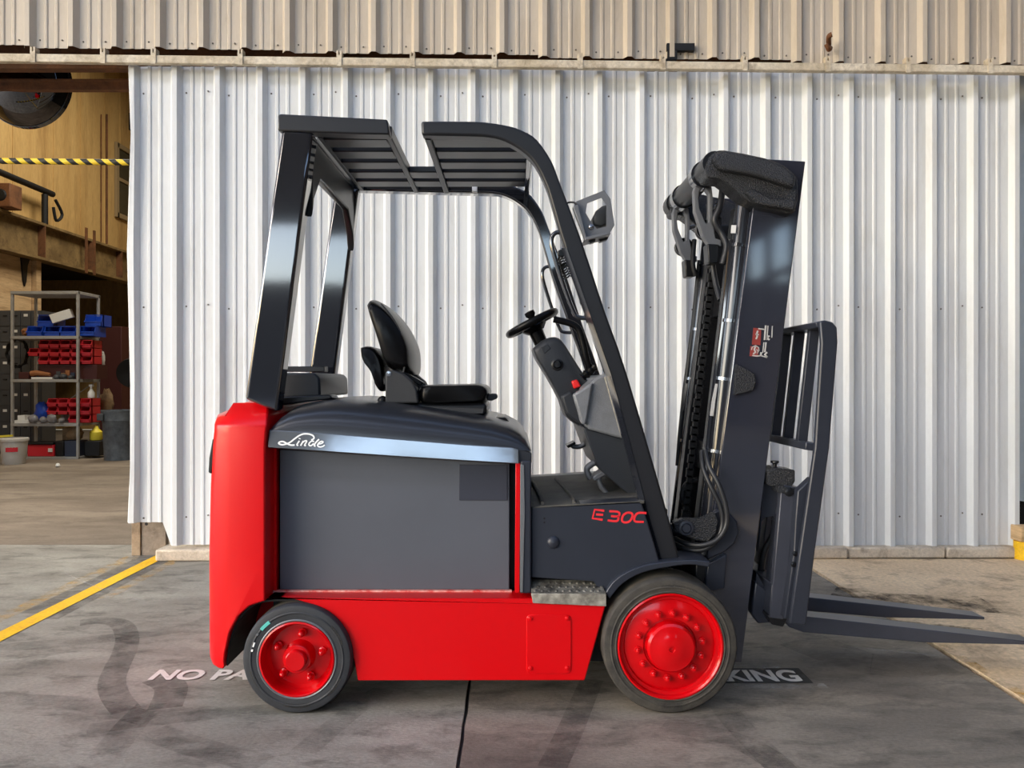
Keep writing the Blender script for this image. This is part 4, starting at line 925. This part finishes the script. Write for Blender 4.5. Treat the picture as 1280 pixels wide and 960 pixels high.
MB().lathe(P(*zs8([(352,572)])[0], 3.31), [(.011, 0), (.011, -.003), (0, -.004)], 12).out('pivot', M['chrome'], seat)
px_prism('seat_belt', zs8([(440,565),(470,560),(590,630),(560,650),(500,610)]), 3.40, 3.36, 3.42, 'vinyl', seat, bevel=.004)
px_prism('adjust_lever', zs8([(985,715),(1040,704),(1072,706),(1078,735),(1040,752),(985,752)]), 3.40, 3.40, 3.48, 'shell', seat, bevel=.006)
MB().lathe(P(*zs8([(310,752)])[0], 3.33), [(.02, .03), (.022, 0), (.012, -.01), (0, -.01)], 14).out('knob', M['vinyl'], seat, smooth=50)
px_prism('suspension_plate', zs8([(490,785),(790,795),(990,800),(985,838),(800,842),(560,815)]), 3.36, 3.335, 3.36, 'shell', seat, bevel=.004)
# black tray and strap in front of the seat
px_prism('latch', [(606,520),(632,520),(638,527),(634,530),(604,527)], 3.5, 3.36, 3.7, 'vinyl', hood, bevel=.004)
# rear deck bracket between the posts
px_prism('rear_deck', [(354,470),(358,466.5),(404,466.5),(410,472),(411,495),(352,497)], 3.45, 3.30, mir(3.30), 'dash', bevel=.01)
px_prism('deck_rail', [(352,458),(408,458),(408,465),(352,465)], 3.9, 3.86, 3.94, 'black', bevel=.004)
px_prism('hinge', [(352,496),(392,494),(418,493),(421,498),(380,503),(350,507)], 3.3, 3.22, 3.34, 'black', bevel=.006)
# ---- steering column and dash
def zs9(pts): return [(640+a/3.69, 380+b_/3.69) for a, b_ in pts]
YS0, YS1 = 3.48, 3.68
colm = MB().pillow(smoothxz(zs9([(95,205),(135,170),(180,152),(215,156),(245,188),(300,275),(345,345),(380,420),(400,520),(380,580),(320,570),(250,520),(225,450),(160,330),(110,250)]), 3.48, 2, True), 3.46, 3.72, .04, .86).out('steering_column', M['dash'], fl, smooth=40)
MB().tube([P(*zs9([(102,110)])[0], 3.58), P(*zs9([(150,215)])[0], 3.58)], [.035, .03], 16).out('column_neck', M['vinyl'], colm, smooth=40)
px_prism('button_pad', zs9([(130,200),(165,185),(180,205),(150,230)]), 3.45, 3.458, 3.47, 'dash', colm, bevel=.003)
kl = MB().lathe(P(*zs9([(208,280)])[0], 3.47), [(.028, 0), (.028, -.012), (.020, -.015), (.016, -.012), (.014, -.018), (0, -.018)], 20).out('key_switch', M['black'], colm, smooth=40)
px_prism('key', zs9([(203,262),(215,262),(213,292),(205,292)]), 3.45, 3.435, 3.455, 'black', kl)
px_prism('stop_button', zs9([(272,355),(300,348),(318,380),(285,392)]), 3.46, 3.44, 3.50, 'redknob', colm, bevel=.006)
# wheel: torus tilted towards the driver
ctr = P(665, 404, 3.58); tilt = math.radians(27); v = []
ux = Vector((math.cos(tilt), 0, math.sin(tilt))); uy = Vector((0, 1, 0)); un = ux.cross(uy); Rw = .116
b = MB(); pts = []
for k in range(49):
    a = 2*math.pi*k/48; pts.append(ctr+(ux*math.cos(a)+uy*math.sin(a))*Rw)
n = 10; vv = []
for k in range(48):
    a = 2*math.pi*k/48; rd = ux*math.cos(a)+uy*math.sin(a)
    vv += [ctr+rd*(Rw+.020*math.cos(2*math.pi*j/n))+un*(.018*math.sin(2*math.pi*j/n)) for j in range(n)]
ff = [(k*n+j, k*n+(j+1) % n, ((k+1) % 48)*n+(j+1) % n, ((k+1) % 48)*n+j) for k in range(48) for j in range(n)]
sw = MB().add(vv, ff).out('steering_wheel', M['vinyl'], colm, smooth=60)
sg = 1 if un.z > 0 else -1
for k in range(3):
    a = 2*math.pi*k/3+.4; rd = ux*math.cos(a)+uy*math.sin(a); MB().bar(ctr-un*sg*.02, ctr+rd*Rw, .03, .012, un).out('spoke', M['vinyl'], sw, bevel=.003)
MB().tube([ctr-un*sg*.045, ctr-un*sg*.02, ctr+un*sg*.0], [.04, .065, .05], 16).out('wheel_hub', M['vinyl'], sw, smooth=50)
kn = ctr-uy*.10+ux*.005
MB().tube([kn, kn+un*sg*.015, kn+un*sg*.03, kn+un*sg*.046, kn+un*sg*.05], [.010, .012, .024, .024, .008], 14).out('spinner_knob', M['vinyl'], sw, smooth=50)
# lever rod beside the wheel
MB().tube([P(692,399,3.40), P(712,404,3.40), P(722,410,3.40), P(727,422,3.40), (P(733,448,3.40)), P(738,468,3.42)], .0155, 10, 4).out('control_lever', M['vinyl'], fl, smooth=60)
bl = []
for k in range(7):
    c = P(728+k*2.6, 472-k*2.2, 3.40); bl.append(c)
MB().tube([bl[0], bl[1], bl[2], bl[3], bl[4], bl[5], bl[6]], [.022, .014, .022, .014, .022, .014, .02], 12).out('lever_boot', M['vinyl'], fl, smooth=50)
dsh = px_prism('dash_cowl', zs9([(322,392),(385,336),(448,322),(455,345),(535,625),(470,610),(345,575),(330,520)]), 3.30, 3.26, mir(3.26), 'dashlight', bevel=.012, seg=3)
px_prism('dash_panel', zs9([(280,418),(372,362),(345,540),(335,560),(318,548),(300,480)]), 3.25, 3.24, 3.30, 'dashlight', dsh, bevel=.01, seg=3)
px_prism('dash_edge', zs9([(425,335),(450,330),(532,625),(505,617)]), 3.25, 3.245, 3.29, 'worn', dsh, bevel=.006)  # pale strip painting the bright highlight along the dash edge
px_prism('column_cover', zs9([(225,425),(275,398),(310,480),(345,575),(300,545),(250,505)]), 3.42, 3.42, 3.74, 'dash', colm, bevel=.012, seg=3)
fw = px_prism('firewall', zs9([(325,565),(345,575),(530,625),(602,905),(560,900),(400,760)]), 3.28, 3.28, mir(3.28), 'dash', bevel=.006)
px_prism('firewall_edge', zs9([(515,630),(530,625),(606,905),(588,905)]), 3.24, 3.22, 3.29, 'bracket', fw, bevel=.004)
# pedals
def zs10(pts, Y): return [P(640+a/6.4, 520+b_/6.4, Y) for a, b_ in pts]
MB().tube(zs10([(590,205),(555,240),(500,245),(470,225)], 3.62), .012, 8, 4).out('pedal_arm', M['bracket'], fw, smooth=50)
px_prism('brake_pedal', [(707,556),(717,551),(719,553),(709,559)], 3.62, 3.56, 3.66, 'vinyl', fw, bevel=.003)
for yy in (3.40, 3.50):
    MB().tube(zs10([(675,370),(640,385),(600,420),(610,470),(630,500)], yy), .014, 8, 4).out('pedal_arm', M['bracket'], fw, smooth=50)
px_prism('accelerator_pedal', [(739,596),(744,592),(758,583),(761,586),(757,592),(742,600)], 3.36, 3.32, 3.42, 'bracket', fw, bevel=.004)
MB().tube(zs10([(690,500),(715,570),(780,640)], 3.34), [.012, .011, .008], 8, 2).out('pedal_link', M['bracket'], fw, smooth=50)
# ---- mast
YM0, YM1 = 3.22, mir(3.22)
chan = [(948,206),(1006,206),(927,828),(869,828)]
def edge(t, lo, hi): return (lo[0]+(hi[0]-lo[0])*t, lo[1]+(hi[1]-lo[1])*t)
mast = px_prism('mast_channel', [(949,198),(1007,201.5),(927,828),(868,828)], YM0, YM0, YM0+.03, 'mast', bevel=.004)
MB().prism(xz([(949,198),(1007,201.5),(927,828),(868,828)], YM0), mir(YM0+.03), mir(YM0)).out('mast_channel', M['mast'], fl, bevel=.004)
for s in (0, 1):
    Ya, Yb = (YM0+.03, YM0+.11) if not s else (mir(YM0+.11), mir(YM0+.03))
    MB().prism(xz([(998,202),(1007,202),(927,828),(918,828)], YM0), Ya, Yb).out('flange', M['slate'], mast, bevel=.003)
    MB().prism(xz([(941,262),(949,262),(876,828),(868,828)], YM0), Ya, Yb).out('flange', M['slate'], mast, bevel=.003)
    Ya, Yb = (YM0+.13, YM0+.20) if not s else (mir(YM0+.20), mir(YM0+.13))
    MB().prism(xz([(930,250),(985,250),(915,790),(866,790)], YM0), Ya, Yb).out('inner_channel', M['black'], mast, bevel=.004)
# crossmembers between the channels
for y0, y1, x0, x1 in ((345,385,935,975), (560,600,908,945), (755,800,880,915)):
    MB().prism(xz([(x0,y0),(x1,y0),(x1-4,y1),(x0-4,y1)], YM0), YM0+.1, mir(YM0+.1)).out('crossmember', M['black'], mast, bevel=.005)
# crosshead casting, near and far ends, with the tie tube
chp = [(883,206),(887,196),(895,189),(906,187),(955,196.5),(980,206),(995,218),(998,232),(994,266),(968,262),(945,257),(922,239),(903,224),(884,222)]
for s in (0, 1):
    Y0, Y1 = (3.165, 3.30) if not s else (mir(3.30), mir(3.165))
    ch = MB().prism(smoothxz(chp, 3.165, 2, True), Y0, Y1).out('crosshead', M['cast'], fl, bevel=.014, seg=3)
    if not s:
        px_prism('upper_pad', [(890,202),(895,191),(906,189),(955,198.5),(979,208),(994,221),(991,237),(960,226),(935,219),(900,214)], 3.15, 3.13, 3.18, 'cast', ch, bevel=.014, seg=3)
        px_prism('lower_lip', [(930,240),(940,236),(962,248),(994,249),(993,264),(946,256)], 3.15, 3.135, 3.18, 'cast', ch, bevel=.01, seg=3)
MB().tube([(PX(893,3.2), 3.19, PZ(205,3.2)), (PX(893,3.2), mir(3.19), PZ(205,3.2))], .052, 20).out('tie_tube', M['black'], mast, smooth=40)
MB().tube([(PX(893,3.2), 3.90, PZ(205,3.2)), (PX(893,3.2), 3.99, PZ(205,3.2))], [.06, .06], 20).out('tie_cap', M['black'], mast, smooth=40)
for yy in (3.36, 3.76): MB().tube([(PX(893,3.2), yy, PZ(205,3.2)), (PX(893,3.2), yy+.06, PZ(205,3.2))], .060, 20).out('clamp_ring', M['gloss'], mast, smooth=40)
# hose pulley brackets, each with an open middle
arm_o = [(866,240),(870,226),(878,223),(888,234),(890,250),(889,275),(893,299),(900,301),(900,309),(885,308),(877,296),(867,265)]
arm_i = [(873,239),(880,236),(885,244),(885,268),(884,279),(881,281),(873,262),(871.5,249)]
for yy, mt in ((3.40, 'bracket'), (3.84, 'bracket')):
    a_ = MB().prism(xz(arm_o, 3.40), yy-.02, yy+.02).out('pulley_bracket', M[mt], mast)
    boolean(a_, [cutter(MB().prism(xz(arm_i, 3.40), yy-.2, yy+.2))])
    bv = a_.modifiers.new('bevel', 'BEVEL'); bv.width = .005; bv.segments = 2; bv.limit_method = 'ANGLE'; bv.angle_limit = math.radians(40)
    px_prism('pulley_block', [(882,306),(897,307),(896,330),(884,330)], 3.40, yy-.03, yy+.05, 'black', mast, bevel=.005)
    MB().lathe((PX(880,3.4)+.02, yy+.03, PZ(285,3.4)), [(.045, .0), (.045, .012), (.035, .02), (.045, .028), (.045, .04), (0, .04)], 20).out('pulley', M['black'], mast, smooth=40)
    MB().bar((PX(886,3.4), yy, PZ(262,3.4)), (PX(898,3.4), yy, PZ(258,3.4)), .02, .02).out('bolt', M['chrome'], mast, bevel=.003)
# lift cylinders
for yy, mt in ((3.30, 'cyl'), (mir(3.30), 'cyl')):
    q = lambda x, y: Vector((PX(x, 3.30), yy, PZ(y, 3.30)))
    cy = MB().tube([q(931,248), q(915.5,392), q(897,560), q(880,700), q(872,770)], .0375, 20).out('lift_cylinder', M[mt], mast, smooth=40)
    for y_ in (306, 400, 472, 562): MB().tube([q(931-(y_-248)*.1105-.2, y_), q(931-(y_-248)*.1105-.8, y_+4)], .041, 20).out('cylinder_band', M['chrome' if y_ in (472, 562) else 'gloss'], cy, smooth=40)
    MB().tube([q(914-(y_-562)*0, 300), q(905,392), q(891,500), q(885,560), q(882,600)], .011, 8).out('hydraulic_pipe', M['gloss' if yy < YC else 'black'], cy, smooth=40)
    MB().tube([q(896,480), q(893,500), q(890.5,520)], [.016, .016, .016], 6).out('pipe_fitting', M['bracket' if yy < YC else 'black'], cy, smooth=30)
px_prism('sticker', [(915,281),(921,281),(920,291),(914,291)], 3.255, 3.2615, 3.2635, 'white', mast)
# leaf chains between the cylinders: real links
for yy in (3.58,):
    a_, c_ = P(899, 255, yy), P(855, 655, yy); nl = 46; lk = None
    b = MB()
    for k in range(nl):
        p0 = a_.lerp(c_, k/nl); p1 = a_.lerp(c_, (k+1.25)/nl)
        b.bar(p0, p1, .02 if k % 2 else .032, .026, (0, 1, 0))
    b.out('leaf_chain', M['matte'], mast, kind='stuff')
# hoses over the pulleys and the loop at the tilt joint
MB().tube([P(903,236,3.38), P(900,258,3.36), P(893,276,3.36), P(902,292,3.36), P(908,308,3.34), P(903,330,3.34)], .014, 10, 5).out('hose', M['rubber'], mast, smooth=60)
MB().tube([P(886,255,3.5), P(888,300,3.5), P(893,345,3.5), P(900,375,3.45)], .012, 10, 4).out('hose', M['rubber'], mast, smooth=60)
MB().tube([P(868,300,3.84), P(866,330,3.8), P(870,345,3.8)], .012, 8, 3).out('hose', M['matte'], mast, smooth=60)
MB().tube([P(877,564,3.24), P(879,585,3.20), P(888,607,3.17), P(900,632,3.16), P(903,655,3.16), P(895,676,3.16), P(878,687,3.17), P(858,686,3.2), P(840,677,3.26)], .0105, 10, 6).out('hose', M['rubber'], mast, smooth=60)
MB().tube([P(882,563,3.22), P(886,582,3.18), P(898,605,3.15), P(907,632,3.14), P(908,655,3.14), P(898,673,3.14), P(880,681,3.15), P(860,680,3.18), P(842,672,3.24)], .0105, 10, 6).out('hose', M['rubber'], mast, smooth=60)
MB().tube([P(872,600,3.6), P(858,606,3.6), P(853,622,3.6), P(862,645,3.6)], .014, 10, 5).out('hose', M['matte'], mast, smooth=60)
MB().tube([P(968,650,3.4), P(966,668,3.4), P(955,690,3.4), P(950,720,3.42)], .014, 10, 5).out('hose', M['rubber'], mast, smooth=60)
# brackets on the channel
px_prism('guide_plate', [(918,458),(920,455),(942,467),(944,478),(940,488),(917,494)], YM0, 3.205, 3.225, 'cast', mast, bevel=.003)
px_prism('pivot_plate', smp := [(884,646),(896,637),(912,641),(922,652),(924,666),(918,680),(906,690),(890,697),(884,700)], 3.20, 3.195, 3.225, 'slate', mast, bevel=.008)
px_prism('axle_mount', [(884,704),(908,692),(905,735),(880,740)], 3.21, 3.20, 3.225, 'slate', mast, bevel=.005)
tl_ = px_prism('tilt_lever', [(841,652),(853,648),(876,648),(893,640),(897,650),(894,666),(884,677),(868,674),(853,668),(842,664)], 3.17, 3.15, 3.20, 'cast', mast, bevel=.006)
MB().lathe(P(857.5,660,3.15), [(.030, 0), (.030, -.006), (.022, -.008), (.020, -.004), (.016, -.012), (0, -.012)], 20).out('pivot_pin', M['slate'], tl_, smooth=40)
MB().tube([P(857,660,3.19), P(800,668,3.25)], .028, 14).out('tilt_cylinder', M['black'], mast, smooth=40)
px_prism('mast_foot', [(868,700),(884,696),(880,760),(868,760)], 3.24, 3.22, 3.5, 'black', mast, bevel=.006)
# warning pictograms on the near channel
def zd(pts): return xz([(915+a/13.714, 390+b_/13.714) for a, b_ in pts], YM0)
for base in ([(365,270),(500,285),(485,570),(340,560)], [(315,585),(465,600),(440,770),(300,755)]): 
    b = MB().prism(zd(base), YM0-.0012, YM0-.0002); o = b.out('warning_label', M['pinkprint'], mast)
b = MB()
for pts, w in (([(450,285),(560,300)], .005), ([(575,230),(555,480)], .007), ([(615,235),(595,480)], .004), ([(690,240),(680,440)], .004), ([(640,410),(600,440),(640,480)], .008), ([(545,520),(525,700)], .004), ([(580,520),(560,690)], .006),
               ([(600,690),(560,730),(600,775)], .008), ([(345,745),(420,755),(500,750),(600,780)], .005), ([(500,690),(490,750)], .008), ([(440,320),(420,380),(430,420),(410,465)], .007), ([(400,380),(460,390)], .005), ([(400,590),(380,640),(400,690),(360,720)], .007), ([(420,640),(450,690)], .004),
               ([(330,650),(345,600),(400,575),(455,610),(460,660),(430,710)], .0035)):
    b.ribbon(zd(pts), w, YM0-.0014, th=.0008)
o = b.out('warning_pictogram', M['dimwhite'], mast); o['label'] = 'white pinch-hazard line drawing on red squares'
# ---- carriage, backrest, forks
car = px_prism('carriage', [(953,596),(985,600),(988,612),(972,770),(941,770),(948,690)], 3.26, 3.26, 3.30, 'slate', bevel=.005)
boolean(car, [cutter(MB().prism(xz([(952,652),(956,647),(967,645),(969,652),(960,738),(955,733),(945,714),(949,682)], 3.26), 3.0, 3.32))])
MB().prism(xz([(953,596),(985,600),(988,612),(972,770),(941,770),(948,690)], 3.26), mir(3.30), mir(3.26)).out('side_plate', M['slate'], car, bevel=.005)
for pts in ([(980,606),(997,608),(994,648),(975,646)], [(962,728),(982,730),(979,768),(958,766)]):
    MB().prism(xz(pts, 3.2), 3.17, mir(3.17)).out('fork_bar', M['slate'], car, bevel=.005)
px_prism('hook_block', [(958,589),(968,584),(992,587),(992,601),(985,612),(958,606)], 3.22, 3.20, 3.32, 'cast', car, bevel=.006)
px_prism('hook_block', [(972,606),(995,610),(994,618),(970,615)], 3.18, 3.16, 3.24, 'cast', car, bevel=.004)
MB().lathe(P(986,615,3.16), [(.018, .01), (.018, -.004), (.01, -.008), (0, -.008)], 14).out('roller_pin', M['black'], car, smooth=40)
MB().tube([P(968,590,3.25), P(968.5,580,3.25), P(968.5,578,3.25), P(968.5,576,3.25)], [.008, .009, .018, .017], 12).out('lock_pin', M['black'], car, smooth=40)
# fork shanks with heel and blade
def fork(Yc, w, off=0.0):
    q = lambda px, py, Yr=3.40: (PX(px, Yr)+off, PZ(py, Yr))
    prof = [q(994,612), q(1006,613), q(992,752), q(993,762), q(1000,766.5), q(1150,783), q(1285,798.5), q(1285,802), q(1150,799), q(1000,786.5), q(982,780), q(974,768)]
    return MB().prism(prof, Yc-w/2, Yc+w/2).out('fork', M['fork'], car, bevel=.004)
fork(3.405, .10); fork(3.76, .10)
# backrest frame
bp = [(1025,402),(1031,400),(1041,402.5),(1046.5,409),(1047.5,428),(1037,560),(1019,690),(1008,782),(987,780),(1000,690),(1019,560),(1027,430)]
bk = px_prism('backrest_plate', bp, 3.08, 3.08, 3.105, 'slate', car, bevel=.006)
MB().prism(xz(bp, 3.08), mir(3.105), mir(3.08)).out('backrest_plate', M['slate'], car, bevel=.006)
MB().prism(xz([(1022,402.5),(1031,400),(1041,402.5),(1046.5,408),(1044,411),(1024,409)], 3.08), 3.10, mir(3.10)).out('backrest_rail', M['slate'], car, bevel=.004)
MB().prism(xz([(1010,553),(1034,556),(1033,566),(1009,563)], 3.08), 3.10, mir(3.10)).out('backrest_rail', M['slate'], car, bevel=.004)
for yy in (3.24, 3.40, 3.56, 3.72, 3.88):
    MB().prism(xz([(1030,409),(1043,411),(1027,557),(1014,555)], 3.08), yy-.014, yy+.014).out('backrest_bar', M['slate'], car, bevel=.003)
# side-shift strip between fork bar and backrest, with its bolts
px_prism('side_strip', [(995,613),(1013,596),(1019,604),(1010,640),(995,760),(985,772),(978,772),(990,690),(992,650)], 3.14, 3.12, 3.17, 'slate', car, bevel=.005)
for c in ((993.5,692),(991.5,705.5)): MB().lathe(P(*c, 3.12), [(.011, 0), (.011, -.005), (.005, -.007), (.004, -.003), (0, -.003)], 10).out('bolt', M['black'], car, smooth=40)
px_prism('carriage_face', [(976,612),(994,613),(979,774),(962,772)], 3.17, 3.165, 3.20, 'fork', car, bevel=.004)
px_prism('lower_hook', [(941,724),(962,742),(960,775),(944,776),(936,764)], 3.28, 3.24, 3.30, 'slate', car, bevel=.006)
px_prism('lower_hook', [(958,768),(984,772),(978,783),(964,780)], 3.18, 3.17, 3.24, 'black', car, bevel=.004)
